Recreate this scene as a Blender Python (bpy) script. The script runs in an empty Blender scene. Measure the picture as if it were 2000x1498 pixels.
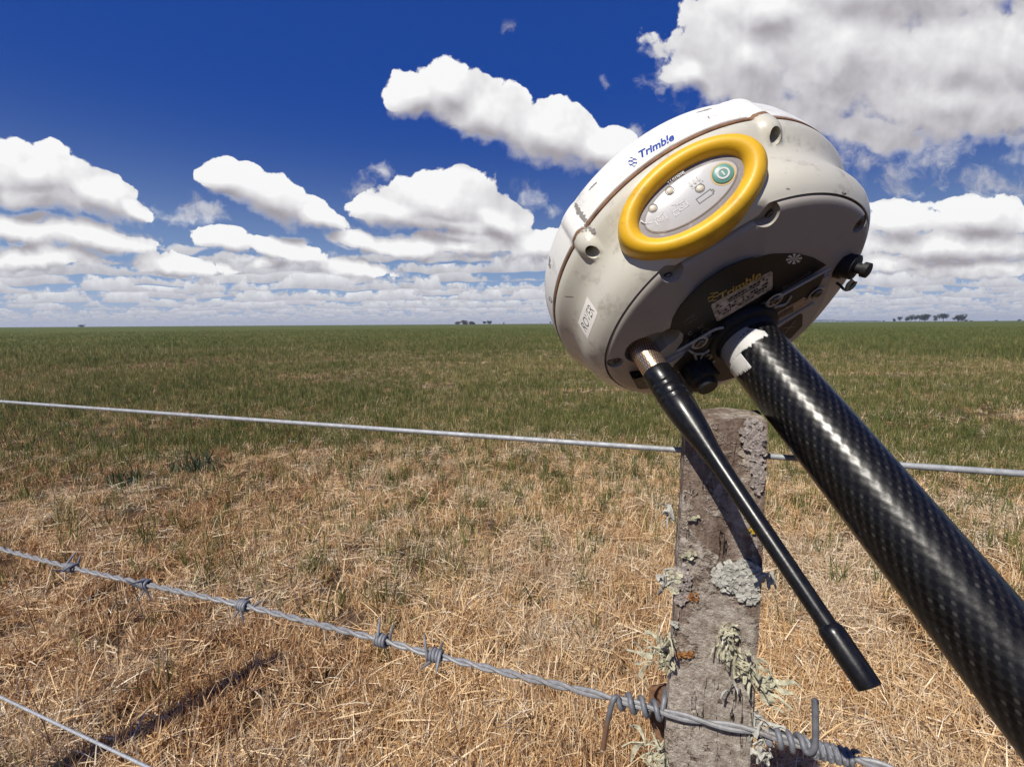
import bpy, bmesh, math, random
import numpy as np
from mathutils import Vector, Matrix, noise as mnoise

sc = bpy.context.scene
C = sc.collection
random.seed(7)
rng = np.random.default_rng(11)
R = math.radians

# ------------------------------------------------------------------ camera, sky, sun, exposure
HC = 1.25                                      # the phone is held just above the top wire
CAM_X = Vector((1.0, -0.0008, -0.0064))
CAM_U = Vector((0.0065, 0.1284, 0.9917))
CAM_F = Vector((0.0, 0.9917, -0.1284))
FPX = 900.0
cam_d = bpy.data.cameras.new("camera")
cam_d.sensor_width = 36.0
cam_d.lens = FPX / 2000.0 * 36.0
cam_d.clip_start = 0.01
cam_d.clip_end = 20000.0
cam = bpy.data.objects.new("camera", cam_d)
C.objects.link(cam)
mw = Matrix.Identity(4)
for i in range(3):
    mw[i][0] = CAM_X[i]; mw[i][1] = CAM_U[i]; mw[i][2] = -CAM_F[i]
mw[2][3] = HC
cam.matrix_world = mw
sc.camera = cam

SUN_AZ = Vector((-0.608, -0.794, 0)).normalized()
SUN_EL = R(50)
SUN = Vector((SUN_AZ.x * math.cos(SUN_EL), SUN_AZ.y * math.cos(SUN_EL), math.sin(SUN_EL)))
sun_d = bpy.data.lights.new("sun", 'SUN')
sun_d.energy = 5.0
sun_d.angle = R(0.53)
sun_d.color = (1.0, 0.945, 0.85)
sun = bpy.data.objects.new("sun", sun_d)
sun.rotation_euler = SUN.to_track_quat('Z', 'Y').to_euler()
C.objects.link(sun)

sc.view_settings.view_transform = 'Standard'
sc.view_settings.look = 'None'
sc.view_settings.exposure = 0.0
sc.view_settings.gamma = 1.0
sc.view_settings.use_curve_mapping = False
sc.cycles.max_bounces = 6
sc.cycles.diffuse_bounces = 3
sc.cycles.glossy_bounces = 3
sc.cycles.transmission_bounces = 3
sc.cycles.transparent_max_bounces = 6
sc.cycles.use_denoising = True


def cam_ray(x, y):
    return (CAM_X * ((x - 1000.0) / FPX) - CAM_U * ((y - 749.0) / FPX) + CAM_F)


class NT:
    """small helper for building node trees"""
    def __init__(self, tree):
        self.t = tree
        self.n = tree.nodes
        self.l = tree.links

    def new(self, kind, **kw):
        nd = self.n.new(kind)
        for k, v in kw.items():
            setattr(nd, k, v)
        return nd

    def put(self, sock, v):
        if v is None:
            return
        if isinstance(v, bpy.types.NodeSocket):
            self.l.new(v, sock)
        elif hasattr(sock, 'default_value'):
            try:
                if isinstance(v, (tuple, list, Vector)) and len(sock.default_value) == 4 and len(v) == 3:
                    v = (*v, 1.0)
            except TypeError:
                pass
            sock.default_value = v

    def math(self, op, a, b=None, c=None, clamp=False):
        nd = self.new('ShaderNodeMath', operation=op, use_clamp=clamp)
        self.put(nd.inputs[0], a); self.put(nd.inputs[1], b); self.put(nd.inputs[2], c)
        return nd.outputs[0]

    def vmath(self, op, a, b=None, s=None):
        nd = self.new('ShaderNodeVectorMath', operation=op)
        self.put(nd.inputs[0], a); self.put(nd.inputs[1], b)
        if s is not None:
            self.put(nd.inputs['Scale'], s)
        return nd.outputs['Value'] if op in ('LENGTH', 'DOT_PRODUCT', 'DISTANCE') else nd.outputs[0]

    def noise(self, vec, scale=5.0, detail=4.0, rough=0.55, lac=2.0, dist=0.0, dim='3D', color=False):
        nd = self.new('ShaderNodeTexNoise', noise_dimensions=dim)
        self.put(nd.inputs['Vector'], vec)
        self.put(nd.inputs['Scale'], scale); self.put(nd.inputs['Detail'], detail)
        self.put(nd.inputs['Roughness'], rough); self.put(nd.inputs['Lacunarity'], lac)
        self.put(nd.inputs['Distortion'], dist)
        return nd.outputs['Color'] if color else nd.outputs['Fac']

    def voro(self, vec, scale=5.0, feature='F1', out='Distance', rnd=1.0):
        nd = self.new('ShaderNodeTexVoronoi', feature=feature)
        self.put(nd.inputs['Vector'], vec); self.put(nd.inputs['Scale'], scale)
        self.put(nd.inputs['Randomness'], rnd)
        return nd.outputs[out]

    def ramp(self, fac, stops, interp='LINEAR'):
        nd = self.new('ShaderNodeValToRGB')
        cr = nd.color_ramp
        cr.interpolation = interp
        while len(cr.elements) < len(stops):
            cr.elements.new(0.5)
        for e, (p, c) in zip(cr.elements, stops):
            e.position = p
            e.color = c if len(c) == 4 else (*c, 1.0)
        self.put(nd.inputs[0], fac)
        return nd.outputs[0]

    def smooth(self, v, a, b, lo=0.0, hi=1.0):
        nd = self.new('ShaderNodeMapRange', interpolation_type='SMOOTHSTEP')
        self.put(nd.inputs[0], v); self.put(nd.inputs[1], a); self.put(nd.inputs[2], b)
        self.put(nd.inputs[3], lo); self.put(nd.inputs[4], hi)
        return nd.outputs[0]

    def mix(self, fac, a, b, blend='MIX'):
        nd = self.new('ShaderNodeMix', data_type='RGBA', blend_type=blend)
        self.put(nd.inputs[0], fac); self.put(nd.inputs[6], a); self.put(nd.inputs[7], b)
        return nd.outputs[2]

    def bump(self, h, strength=0.3, dist=0.001, normal=None):
        nd = self.new('ShaderNodeBump')
        self.put(nd.inputs['Height'], h); self.put(nd.inputs['Strength'], strength)
        self.put(nd.inputs['Distance'], dist)
        if normal is not None:
            self.put(nd.inputs['Normal'], normal)
        return nd.outputs[0]


# ---- world: Nishita sky with cumulus built from noise-edged puffs
world = bpy.data.worlds.new("World")
sc.world = world
world.use_nodes = True
world.cycles.sampling_method = 'NONE'
wt = world.node_tree
wt.nodes.clear()
W = NT(wt)
geo = W.new('ShaderNodeTexCoord').outputs['Generated']
sep = W.new('ShaderNodeSeparateXYZ')
W.put(sep.inputs[0], geo)
dx, dy, dz = sep.outputs
sky = W.new('ShaderNodeTexSky', sky_type='NISHITA')
sky.sun_disc = False
sky.sun_elevation = SUN_EL
sky.sun_rotation = math.atan2(SUN_AZ.x, SUN_AZ.y)
sky.altitude = 100.0
sky.air_density = 1.0
sky.dust_density = 0.3
sky.ozone_density = 3.0

dys = W.math('MAXIMUM', dy, 0.12)
uu = W.math('DIVIDE', dx, dys)
vv = W.math('DIVIDE', dz, dys)
comb = W.new('ShaderNodeCombineXYZ')
W.put(comb.inputs[0], uu); W.put(comb.inputs[1], vv)
UV = comb.outputs[0]
# how far inside the hand-set part of the sky a direction lies
side = W.smooth(W.math('ABSOLUTE', uu), 1.35, 1.75, 1.0, 0.0)
above = W.smooth(vv, 0.95, 1.3, 1.0, 0.0)
front = W.smooth(dy, 0.15, 0.4, 0.0, 1.0)
inside = W.math('MULTIPLY', W.math('MULTIPLY', side, above), front)


def dir_uv(x, y):
    d = cam_ray(x, y)
    return d.x / d.y, d.z / d.y


# centre x, y, half width, half height, slope (degrees, down to the right), weight
PUFFS = [
    # great cumulus high on the right
    (1455, 112, 165, 95, 18, 1), (1640, 105, 250, 150, 10, 1), (1880, 125, 260, 150, 0, 1), (2180, 110, 300, 190, 0, 1),
    (1850, 195, 260, 85, 6, 1), (1340, 128, 60, 45, 0, 1), (1500, 20, 120, 80, 0, 1), (1760, -40, 330, 120, 0, 1),
    # long cloud left of the receiver
    (805, 182, 48, 42, 0, 1), (878, 168, 60, 58, 0, 1), (950, 222, 140, 62, 22, 1), (1070, 255, 140, 58, 16, 1), (1170, 285, 110, 42, 14, 1),
    # left edge
    (55, 345, 135, 62, 12, 1), (-70, 340, 120, 70, 0, 1), (185, 380, 95, 38, 24, 1), (262, 405, 45, 17, 18, 1), (70, 385, 130, 32, 4, 1),
    # middle left
    (435, 348, 62, 32, 12, 1), (520, 378, 110, 42, 24, 1), (620, 422, 70, 24, 26, 1), 
    # dome beside it
    (860, 400, 125, 64, 8, 1), (960, 428, 85, 34, 22, 1), (775, 415, 85, 36, 4, 1), (880, 440, 150, 20, 3, 1),
    
    # rows beneath
    (690, 474, 58, 20, 10, 1), (800, 486, 90, 22, 4, 1), (930, 480, 120, 30, 0, 1), (1060, 482, 110, 34, 0, 1),
    (25, 455, 90, 27, 10, 1), (190, 467, 120, 27, 6, 1), (440, 468, 62, 22, 8, 1), (545, 483, 90, 20, 12, 1),
    (80, 508, 130, 24, 0, 1), (345, 516, 110, 24, 6, 1), (520, 509, 46, 13, 0, 1), (700, 526, 80, 18, 6, 1),
    # right of the receiver
    (1760, 432, 80, 36, 0, 1), (1905, 425, 110, 40, 0, 1), (2060, 430, 120, 40, 0, 1), (1850, 475, 230, 34, 0, 1), (1740, 512, 90, 20, 0, 1), (1920, 520, 160, 22, 0, 1),
]
# heads along the tops
HEADS = [
    (872, 138, 30, 27, 0, 1), (795, 158, 30, 18, 0, 1), (938, 172, 34, 24, 0, 1), (1003, 196, 42, 26, 10, 1), (1076, 204, 36, 20, 0, 1), (1120, 224, 44, 24, 10, 1), (1205, 262, 40, 22, 10, 1),
    (92, 300, 42, 24, 0, 1), (22, 296, 46, 22, 0, 1), (140, 332, 36, 22, 20, 1), (205, 354, 40, 22, 20, 1), (240, 372, 30, 18, 20, 1),
    (398, 338, 28, 18, 0, 1), (444, 326, 34, 17, 0, 1), (482, 328, 30, 16, 10, 1), (556, 366, 46, 20, 24, 1), (610, 400, 40, 18, 24, 1),
    (838, 352, 48, 26, 0, 1), (898, 350, 46, 26, 6, 1), (790, 378, 42, 20, -8, 1), (952, 388, 44, 22, 20, 1), (1004, 416, 40, 20, 24, 1),
    (830, 470, 36, 16, 0, 1), (895, 460, 40, 18, 0, 1), (985, 462, 40, 18, 0, 1), (660, 466, 30, 14, 0, 1),
    (60, 436, 40, 16, 0, 1), (180, 450, 46, 18, 0, 1), (436, 456, 40, 15, 0, 1), (566, 468, 42, 14, 8, 1),
    (1740, 408, 42, 22, 0, 1), (1868, 398, 52, 20, 0, 1), (1960, 404, 46, 22, 0, 1), (1800, 424, 40, 18, 0, 1),
    (1330, 108, 34, 26, 0, 1), (1395, 62, 46, 44, 0, 1), (1560, 225, 90, 40, 10, 1), (1720, 262, 90, 30, 10, 1),
]
# thin torn scraps
WISPS = [(1650, 296, 80, 46, 14, 1), (1715, 326, 130, 40, 6, 1), (1815, 312, 120, 42, -8, 1), (1757, 368, 50, 36, 0, 1), (1940, 352, 110, 40, 0, .8), (706, 390, 46, 62, 0, 1), (742, 338, 36, 28, 20, 1),
         (1033, 388, 44, 50, 0, 1), (1075, 410, 40, 26, 0, .9), (405, 408, 80, 36, 0, 1), (330, 416, 90, 30, 0, 1), (1005, 60, 60, 40, 10, .35), (1290, 150, 60, 70, 0, .9), (1240, 250, 60, 40, 0, .9), (1190, 150, 50, 40, 0, .35)]


def puff_field(vec, puffs=PUFFS):
    acc = None
    for (x, y, a, b, ang, wgt) in puffs:
        u, v = dir_uv(x, y)
        # half sizes in the same units (the lens stretches them a little off-axis)
        u2, _ = dir_uv(x + a, y); _, v2 = dir_uv(x, y - b)
        mp = W.new('ShaderNodeMapping', vector_type='TEXTURE')
        src = vec
        if acc is not None:                            # each puff waits for the one before: keeps the shader small in memory
            nd = W.new('ShaderNodeVectorMath', operation='MULTIPLY_ADD')
            W.put(nd.inputs[0], acc); nd.inputs[1].default_value = (1e-7, 1e-7, 0); W.put(nd.inputs[2], vec)
            src = nd.outputs[0]
        W.put(mp.inputs[0], src)
        mp.inputs['Location'].default_value = (u, v, 0)
        mp.inputs['Rotation'].default_value = (0, 0, -R(ang))
        mp.inputs['Scale'].default_value = (abs(u2 - u) * 1.0, abs(v2 - v) * 1.0, 1)
        ln = W.vmath('LENGTH', mp.outputs[0])
        f = W.math('SUBTRACT', wgt, ln)
        acc = f if acc is None else W.math('SMOOTH_MAX', acc, f, 0.18)
    return acc


def billow(vec, scale):
    """heaped round heads, like the edge of a cumulus"""
    nd = W.new('ShaderNodeTexVoronoi', voronoi_dimensions='2D', feature='F1', normalize=True)
    W.put(nd.inputs['Vector'], vec); W.put(nd.inputs['Scale'], scale)
    nd.inputs['Detail'].default_value = 2.0
    nd.inputs['Roughness'].default_value = 0.5
    nd.inputs['Lacunarity'].default_value = 2.3
    return W.math('SUBTRACT', 0.37, nd.outputs['Distance'])


def sky_parts(off):
    """cloud at a direction: smooth puffs, edge noise, far deck; off is a shift towards the sun"""
    vec = UV if off is None else W.vmath('ADD', UV, off)
    sp = W.new('ShaderNodeSeparateXYZ'); W.put(sp.inputs[0], vec)
    # puffs get smaller towards the horizon, where the clouds stand farther off
    wn = W.vmath('SUBTRACT', W.noise(vec, 7.0, 3.0, 0.55, color=True), (0.5, 0.5, 0.5))
    wv_ = W.vmath('ADD', vec, W.vmath('SCALE', wn, s=0.075))
    k = W.smooth(sp.outputs[1], 0.10, 0.36, 0.0, 1.0)
    b1 = billow(wv_, 11.0)
    b2 = billow(wv_, 27.0)
    fine = W.math('SUBTRACT', W.noise(vec, 14.0, 8.0, 0.62), 0.5)
    nz = W.math('ADD', W.math('MULTIPLY', b1, k), W.math('MULTIPLY', b2, W.math('SUBTRACT', 1.0, k)))
    nb = W.math('MULTIPLY', nz, 1.15)
    nz = W.math('ADD', nb, W.math('MULTIPLY', fine, 1.15))
    pos = W.vmath('ADD', vec, W.vmath('SCALE', wn, s=0.06))
    f = puff_field(pos)
    return f, nz, nb, pos


def far_rows(shift):
    """rows of small far cumulus with flat bases, each row lower and smaller than the one before"""
    sp = W.new('ShaderNodeSeparateXYZ'); W.put(sp.inputs[0], UV)
    r = W.math('ADD', W.math('LOGARITHM', W.math('DIVIDE', W.math('MAXIMUM', sp.outputs[1], 0.003), 0.010), 1.46), shift)
    wob = W.noise(W.vmath('MULTIPLY', UV, (3.5, 0.0, 0.0)), 1.0, 3.0, 0.6)
    r = W.math('ADD', r, W.math('MULTIPLY', wob, 1.6))
    i = W.math('FLOOR', r)
    fr = W.math('SUBTRACT', r, i)
    inv = W.math('DIVIDE', 1.0, W.math('MULTIPLY', W.math('POWER', 1.46, i), 0.010))
    cb = W.new('ShaderNodeCombineXYZ')
    W.put(cb.inputs[0], W.math('ADD', W.math('MULTIPLY', W.math('MULTIPLY', sp.outputs[0], inv), 0.80), W.math('MULTIPLY', i, 17.3 + shift)))
    W.put(cb.inputs[1], W.math('ADD', W.math('MULTIPLY', i, 5.1), W.math('MULTIPLY', fr, 0.22)))
    n = W.noise(cb.outputs[0], 1.0, 5.0, 0.62)
    c = W.math('SUBTRACT', W.math('MULTIPLY', W.math('SUBTRACT', n, 0.37), 6.5), fr)
    c = W.math('MINIMUM', c, W.math('MULTIPLY', W.math('SUBTRACT', fr, 0.04), 5.0))
    n2 = W.noise(cb.outputs[0], 3.4, 4.0, 0.6)
    lit = W.math('ADD', W.math('ADD', 0.30, W.math('MULTIPLY', fr, 0.62)), W.math('MULTIPLY', W.math('SUBTRACT', n2, 0.5), 0.9))
    band = W.smooth(sp.outputs[1], 0.20, 0.12)
    return W.smooth(W.math('SUBTRACT', c, W.math('MULTIPLY', W.math('SUBTRACT', 1.0, band), 1.6)), 0.0, 0.40), lit


fA, nzA, nbA, posA = sky_parts(None)
fB, nzB, nbB, posB = sky_parts((-0.012, 0.034, 0.0))
fH = W.math('SMOOTH_MAX', fA, puff_field(posA, HEADS), 0.18)
handA = W.math('MAXIMUM', W.math('ADD', fH, nzA), W.math('MULTIPLY', W.math('SUBTRACT', fH, 0.42), 2.5))
dA1, dL1 = far_rows(0.0)
dA2, dL2 = far_rows(0.5)
# everywhere else: the same kind of cumulus field on a flat deck overhead
pz = W.math('ADD', W.math('MAXIMUM', dz, 0.0), 0.06)
cg = W.new('ShaderNodeCombineXYZ')
W.put(cg.inputs[0], W.math('DIVIDE', dx, pz)); W.put(cg.inputs[1], W.math('DIVIDE', dy, pz))
gen = W.math('MULTIPLY', W.math('SUBTRACT', W.noise(cg.outputs[0], 0.9, 6.0, 0.56), 0.60), 5.0)

# clouds inside the framed part
dF = W.math('SUBTRACT', fA, fB)
aA = W.smooth(handA, W.smooth(dF, -0.12, 0.12, -0.16, 0.0), W.smooth(dF, -0.12, 0.12, 0.42, 0.13))
wq = W.vmath('ADD', UV, W.vmath('SCALE', W.vmath('SUBTRACT', W.noise(UV, 11.0, 3.0, 0.55, color=True), (0.5, 0.5, 0.5)), s=0.10))
fW = puff_field(wq, WISPS)
wn_ = W.noise(wq, 16.0, 7.0, 0.64)
aW = W.math('MULTIPLY', W.smooth(W.math('ADD', fW, W.math('MULTIPLY', W.math('SUBTRACT', wn_, 0.5), 3.2)), 0.15, 1.25), 0.72)
aA = W.math('MAXIMUM', aA, aW)
aD = W.math('MULTIPLY', W.math('MAXIMUM', dA1, dA2), 0.9)
alpha_in = W.math('MAXIMUM', aA, aD)
alpha = W.math('ADD', W.math('MULTIPLY', alpha_in, inside),
               W.math('MULTIPLY', W.smooth(gen, 0.0, 0.5), W.math('SUBTRACT', 1.0, inside)))
# light on the cloud: bright where there is less cloud between the point and the sun
dN = W.math('SUBTRACT', nbA, nbB)
mott = W.math('SUBTRACT', W.noise(UV, 12.0, 6.0, 0.55), 0.5)
lit_h = W.math('ADD', 0.565, W.math('ADD', W.math('MULTIPLY', dF, 1.0), W.math('MULTIPLY', dN, 0.50)))
lit_h = W.math('ADD', lit_h, W.math('MULTIPLY', mott, 0.42))
lit_h = W.math('SUBTRACT', lit_h, W.smooth(fA, 0.30, 0.95, 0.0, 0.07))
lit_d = W.math('ADD', W.math('MULTIPLY', dL1, dA1), W.math('MULTIPLY', dL2, W.math('SUBTRACT', 1.0, dA1)))
lit_h = W.math('MAXIMUM', lit_h, W.math('MULTIPLY', aW, 0.8))
lit = W.math('ADD', W.math('MULTIPLY', lit_h, aA), W.math('MULTIPLY', lit_d, W.math('SUBTRACT', 1.0, aA)), clamp=True)
ccol = W.ramp(lit, [(0.0, (0.40, 0.375, 0.405)), (0.25, (0.52, 0.50, 0.53)), (0.50, (0.69, 0.675, 0.70)), (0.74, (0.84, 0.835, 0.85)), (1.0, (1.03, 1.03, 1.03))])
# evenly deep blue: the glow round the sun is held down to the level of the rest
lum = W.vmath('LENGTH', sky.outputs[0])
soft = W.math('DIVIDE', 1.0, W.math('ADD', 1.0, W.math('POWER', W.math('DIVIDE', lum, 5.5), 2.0)))
skyc = W.mix(1.0, W.vmath('SCALE', sky.outputs[0], s=soft), (0.19, 0.52, 1.42), 'MULTIPLY')
pale = W.math('POWER', W.smooth(dz, 0.0, 0.55, 1.0, 0.0), 3.0)
skyc = W.mix(W.math('MULTIPLY', pale, 0.85), skyc, (3.4, 4.9, 7.3))
hz = W.smooth(dz, -0.01, 0.11, 1.0, 0.0)
hz = W.math('MULTIPLY', W.math('MULTIPLY', hz, hz), 0.80)
bgs = W.new('ShaderNodeBackground'); W.put(bgs.inputs[0], skyc); bgs.inputs[1].default_value = 0.10
bgc = W.new('ShaderNodeBackground'); W.put(bgc.inputs[0], ccol); bgc.inputs[1].default_value = 0.92
bgh = W.new('ShaderNodeBackground'); bgh.inputs[0].default_value = (0.48, 0.50, 0.58, 1); bgh.inputs[1].default_value = 1.0
m1 = W.new('ShaderNodeMixShader'); W.put(m1.inputs[0], alpha); W.l.new(bgs.outputs[0], m1.inputs[1]); W.l.new(bgc.outputs[0], m1.inputs[2])
m2 = W.new('ShaderNodeMixShader'); W.put(m2.inputs[0], hz); W.l.new(m1.outputs[0], m2.inputs[1]); W.l.new(bgh.outputs[0], m2.inputs[2])
wo = W.new('ShaderNodeOutputWorld'); W.l.new(m2.outputs[0], wo.inputs[0])


# ------------------------------------------------------------------ helpers
def material(name, color=(.5, .5, .5), rough=.5, metal=0.0, spec=0.5):
    m = bpy.data.materials.new(name)
    m.use_nodes = True
    t = NT(m.node_tree)
    b = m.node_tree.nodes['Principled BSDF']
    b.inputs['Base Color'].default_value = (*color, 1)
    b.inputs['Roughness'].default_value = rough
    b.inputs['Metallic'].default_value = metal
    b.inputs['Specular IOR Level'].default_value = spec
    return m, t, b


def coords(t, kind='Object'):
    return t.new('ShaderNodeTexCoord').outputs[kind]


def tag(o, label=None, cat=None, group=None, kind=None):
    if label: o['label'] = label
    if cat: o['category'] = cat
    if group: o['group'] = group
    if kind: o['kind'] = kind
    return o


def link(name, me, mat=None, parent=None, smooth=True, angle=40):
    o = bpy.data.objects.new(name, me)
    C.objects.link(o)
    if mat is not None and not me.materials:
        me.materials.append(mat)
    if smooth and len(me.polygons):
        me.polygons.foreach_set('use_smooth', [True] * len(me.polygons))
        if angle:
            me.set_sharp_from_angle(angle=R(angle))
    if parent is not None:
        o.parent = parent
    return o


def mesh(name, verts, faces, mat=None, parent=None, smooth=True, angle=40):
    me = bpy.data.meshes.new(name)
    me.from_pydata([tuple(v) for v in verts], [], faces)
    me.update()
    return link(name, me, mat, parent, smooth, angle)


def empty(name, mat4=None, loc=None):
    o = bpy.data.objects.new(name, None)
    o.empty_display_size = 0.05
    C.objects.link(o)
    if mat4 is not None:
        o.matrix_world = mat4
    if loc is not None:
        o.location = loc
    return o


def lathe_data(profile, n=64, axis_pt=(0, 0), rfun=None, caps=True):
    """profile: (radius, z); rfun(r, z, theta) may bend the radius"""
    vs, fs = [], []
    for (r, z) in profile:
        for k in range(n):
            th = 2 * math.pi * k / n
            rr = r if rfun is None else rfun(r, z, th)
            vs.append((axis_pt[0] + rr * math.sin(th), axis_pt[1] - rr * math.cos(th), z))
    m = len(profile)
    for i in range(m - 1):
        for k in range(n):
            a = i * n + k; b = i * n + (k + 1) % n
            fs.append((a, b, b + n, a + n))
    if caps:
        fs.append(tuple(range(n - 1, -1, -1)))
        fs.append(tuple((m - 1) * n + k for k in range(n)))
    return vs, fs


def fix_normals(o):
    bm = bmesh.new(); bm.from_mesh(o.data)
    bmesh.ops.recalc_face_normals(bm, faces=bm.faces)
    bm.to_mesh(o.data); bm.free()
    return o


def tube_data(path, rad, n=10, caps=True):
    pts = [Vector(p) for p in path]
    m = len(pts)
    rads = rad if isinstance(rad, (list, tuple, np.ndarray)) else [rad] * m
    vs, fs = [], []
    t0 = (pts[1] - pts[0]).normalized()
    ref = Vector((0, 0, 1)) if abs(t0.z) < 0.9 else Vector((1, 0, 0))
    nrm = t0.cross(ref).normalized()
    for i in range(m):
        t = (pts[min(i + 1, m - 1)] - pts[max(i - 1, 0)]).normalized()
        nrm = (nrm - t * nrm.dot(t))
        nrm = nrm.normalized() if nrm.length > 1e-9 else t.orthogonal().normalized()
        b = t.cross(nrm)
        for k in range(n):
            a = 2 * math.pi * k / n
            vs.append(pts[i] + (nrm * math.cos(a) + b * math.sin(a)) * rads[i])
    for i in range(m - 1):
        for k in range(n):
            a = i * n + k; c = i * n + (k + 1) % n
            fs.append((a, c, c + n, a + n))
    if caps:
        fs.append(tuple(range(n - 1, -1, -1)))
        fs.append(tuple((m - 1) * n + k for k in range(n)))
    return vs, fs


def join_data(parts):
    vs, fs = [], []
    for v, f in parts:
        o = len(vs)
        vs += list(v)
        fs += [tuple(i + o for i in q) for q in f]
    return vs, fs


def prism_data(poly, z0, z1):
    n = len(poly)
    vs = [(x, y, z0) for x, y in poly] + [(x, y, z1) for x, y in poly]
    fs = [tuple(range(n - 1, -1, -1)), tuple(range(n, 2 * n))]
    for k in range(n):
        fs.append((k, (k + 1) % n, n + (k + 1) % n, n + k))
    return vs, fs


def bevelled(o, w, seg=2, angle=35):
    bm = bmesh.new(); bm.from_mesh(o.data)
    bmesh.ops.recalc_face_normals(bm, faces=bm.faces)
    es = [e for e in bm.edges if len(e.link_faces) == 2 and e.calc_face_angle(0) > R(angle)]
    bmesh.ops.bevel(bm, geom=es, offset=w, segments=seg, affect='EDGES', clamp_overlap=True)
    bm.to_mesh(o.data); bm.free()
    o.data.polygons.foreach_set('use_smooth', [True] * len(o.data.polygons))
    o.data.set_sharp_from_angle(angle=R(35))
    return o


def boolean(o, cutter, op='DIFFERENCE'):
    """apply an exact boolean with a throw-away cutter"""
    md = o.modifiers.new('cut', 'BOOLEAN')
    md.operation = op; md.solver = 'EXACT'; md.object = cutter
    dg = bpy.context.evaluated_depsgraph_get()
    me = bpy.data.meshes.new_from_object(o.evaluated_get(dg))
    o.modifiers.clear()
    old = o.data
    o.data = me
    bpy.data.meshes.remove(old)
    bpy.data.objects.remove(cutter)
    return o


def text_data(s, size=1.0, bold=0.0, shear=0.0, align='CENTER', spacing=1.0):
    cu = bpy.data.curves.new('lettering', 'FONT')
    cu.body = s; cu.size = size; cu.offset = bold; cu.shear = shear
    cu.align_x = align; cu.align_y = 'CENTER'; cu.space_character = spacing
    cu.resolution_u = 3
    o = bpy.data.objects.new('lettering', cu)
    C.objects.link(o)
    dg = bpy.context.evaluated_depsgraph_get()
    me = bpy.data.meshes.new_from_object(o.evaluated_get(dg))
    vs = [tuple(v.co) for v in me.vertices]
    fs = [tuple(p.vertices) for p in me.polygons]
    bpy.data.objects.remove(o); bpy.data.curves.remove(cu); bpy.data.meshes.remove(me)
    return vs, fs


def smoothstep(a, b, x):
    t = min(max((x - a) / (b - a), 0.0), 1.0)
    return t * t * (3 - 2 * t)


# ------------------------------------------------------------------ ground
def ground_z(x, y):
    r = math.hypot(x, y)
    f = math.exp(-r / 30.0)
    return f * (0.035 * mnoise.noise(Vector((x * 0.9, y * 0.9, 3.1))) + 0.02 * mnoise.noise(Vector((x * 2.7, y * 2.7, 7.7))))


gv, gf = [], []
rad = [0.0] + list(np.geomspace(0.25, 3600, 130))
NA = 160
gv.append((0, 0, ground_z(0, 0)))
for r in rad[1:]:
    for k in range(NA):
        a = 2 * math.pi * k / NA
        x, y = r * math.sin(a), r * math.cos(a)
        gv.append((x, y, ground_z(x, y)))
for k in range(NA):
    gf.append((0, 1 + (k + 1) % NA, 1 + k))
for i in range(len(rad) - 2):
    for k in range(NA):
        a = 1 + i * NA + k; b = 1 + i * NA + (k + 1) % NA
        gf.append((a, b, b + NA, a + NA))
gm, t, b = material('field_soil', rough=.95, spec=.1)
P = coords(t)
spx = t.new('ShaderNodeSeparateXYZ'); t.put(spx.inputs[0], P)
straw = t.ramp(t.noise(P, 60.0, 6.0, 0.7), [(0.3, (.030, .018, .010)), (0.5, (.085, .052, .028)), (0.72, (.22, .145, .08))])
soil = t.ramp(t.noise(P, 25.0, 6.0, 0.65), [(0.3, (.07, .046, .032)), (0.7, (.20, .14, .10))])
near = t.mix(t.smooth(t.noise(P, 1.3, 3.0, 0.5), 0.50, 0.62), straw, soil)
fn = t.noise(P, 0.05, 4.0, 0.55)
fn2 = t.noise(P, 4.0, 5.0, 0.7)
fcol = t.ramp(t.math('ADD', t.math('MULTIPLY', fn, 0.5), t.math('MULTIPLY', fn2, 0.5)), [(0.30, (.062, .088, .020)), (0.5, (.090, .110, .028)), (0.66, (.145, .140, .048))])
ln = t.vmath('LENGTH', P)
far = t.smooth(t.math('ADD', ln, t.math('MULTIPLY', t.noise(P, 0.25, 3.0, 0.5), 14.0)), 12.0, 55.0)
t.put(b.inputs['Base Color'], t.mix(far, near, fcol))
t.put(b.inputs['Normal'], t.bump(t.noise(P, 40.0, 5.0, 0.7), 0.6, 0.02))
ground = mesh('ground', gv, gf, gm, angle=None)
tag(ground, 'flat farm field of dry stubble turning to green young crop', kind='structure')


# ------------------------------------------------------------------ grass: blade clumps scattered as instances
def blade_material(name, stops, transl=0.3):
    m = bpy.data.materials.new(name)
    m.use_nodes = True
    t = NT(m.node_tree)
    m.node_tree.nodes.clear()
    inf = t.new('ShaderNodeObjectInfo')
    at = t.new('ShaderNodeAttribute', attribute_name='shade')
    v = t.math('ADD', t.math('MULTIPLY', inf.outputs['Random'], 0.42), t.math('MULTIPLY', at.outputs['Fac'], 0.58))
    col = t.ramp(v, stops)
    p = t.new('ShaderNodeBsdfPrincipled')
    t.put(p.inputs['Base Color'], col)
    p.inputs['Roughness'].default_value = 0.55
    p.inputs['Specular IOR Level'].default_value = 0.35
    tr = t.new('ShaderNodeBsdfTranslucent'); t.put(tr.inputs[0], col)
    mx = t.new('ShaderNodeMixShader'); mx.inputs[0].default_value = transl
    t.l.new(p.outputs[0], mx.inputs[1]); t.l.new(tr.outputs[0], mx.inputs[2])
    o = t.new('ShaderNodeOutputMaterial'); t.l.new(mx.outputs[0], o.inputs[0])
    return m


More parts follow.
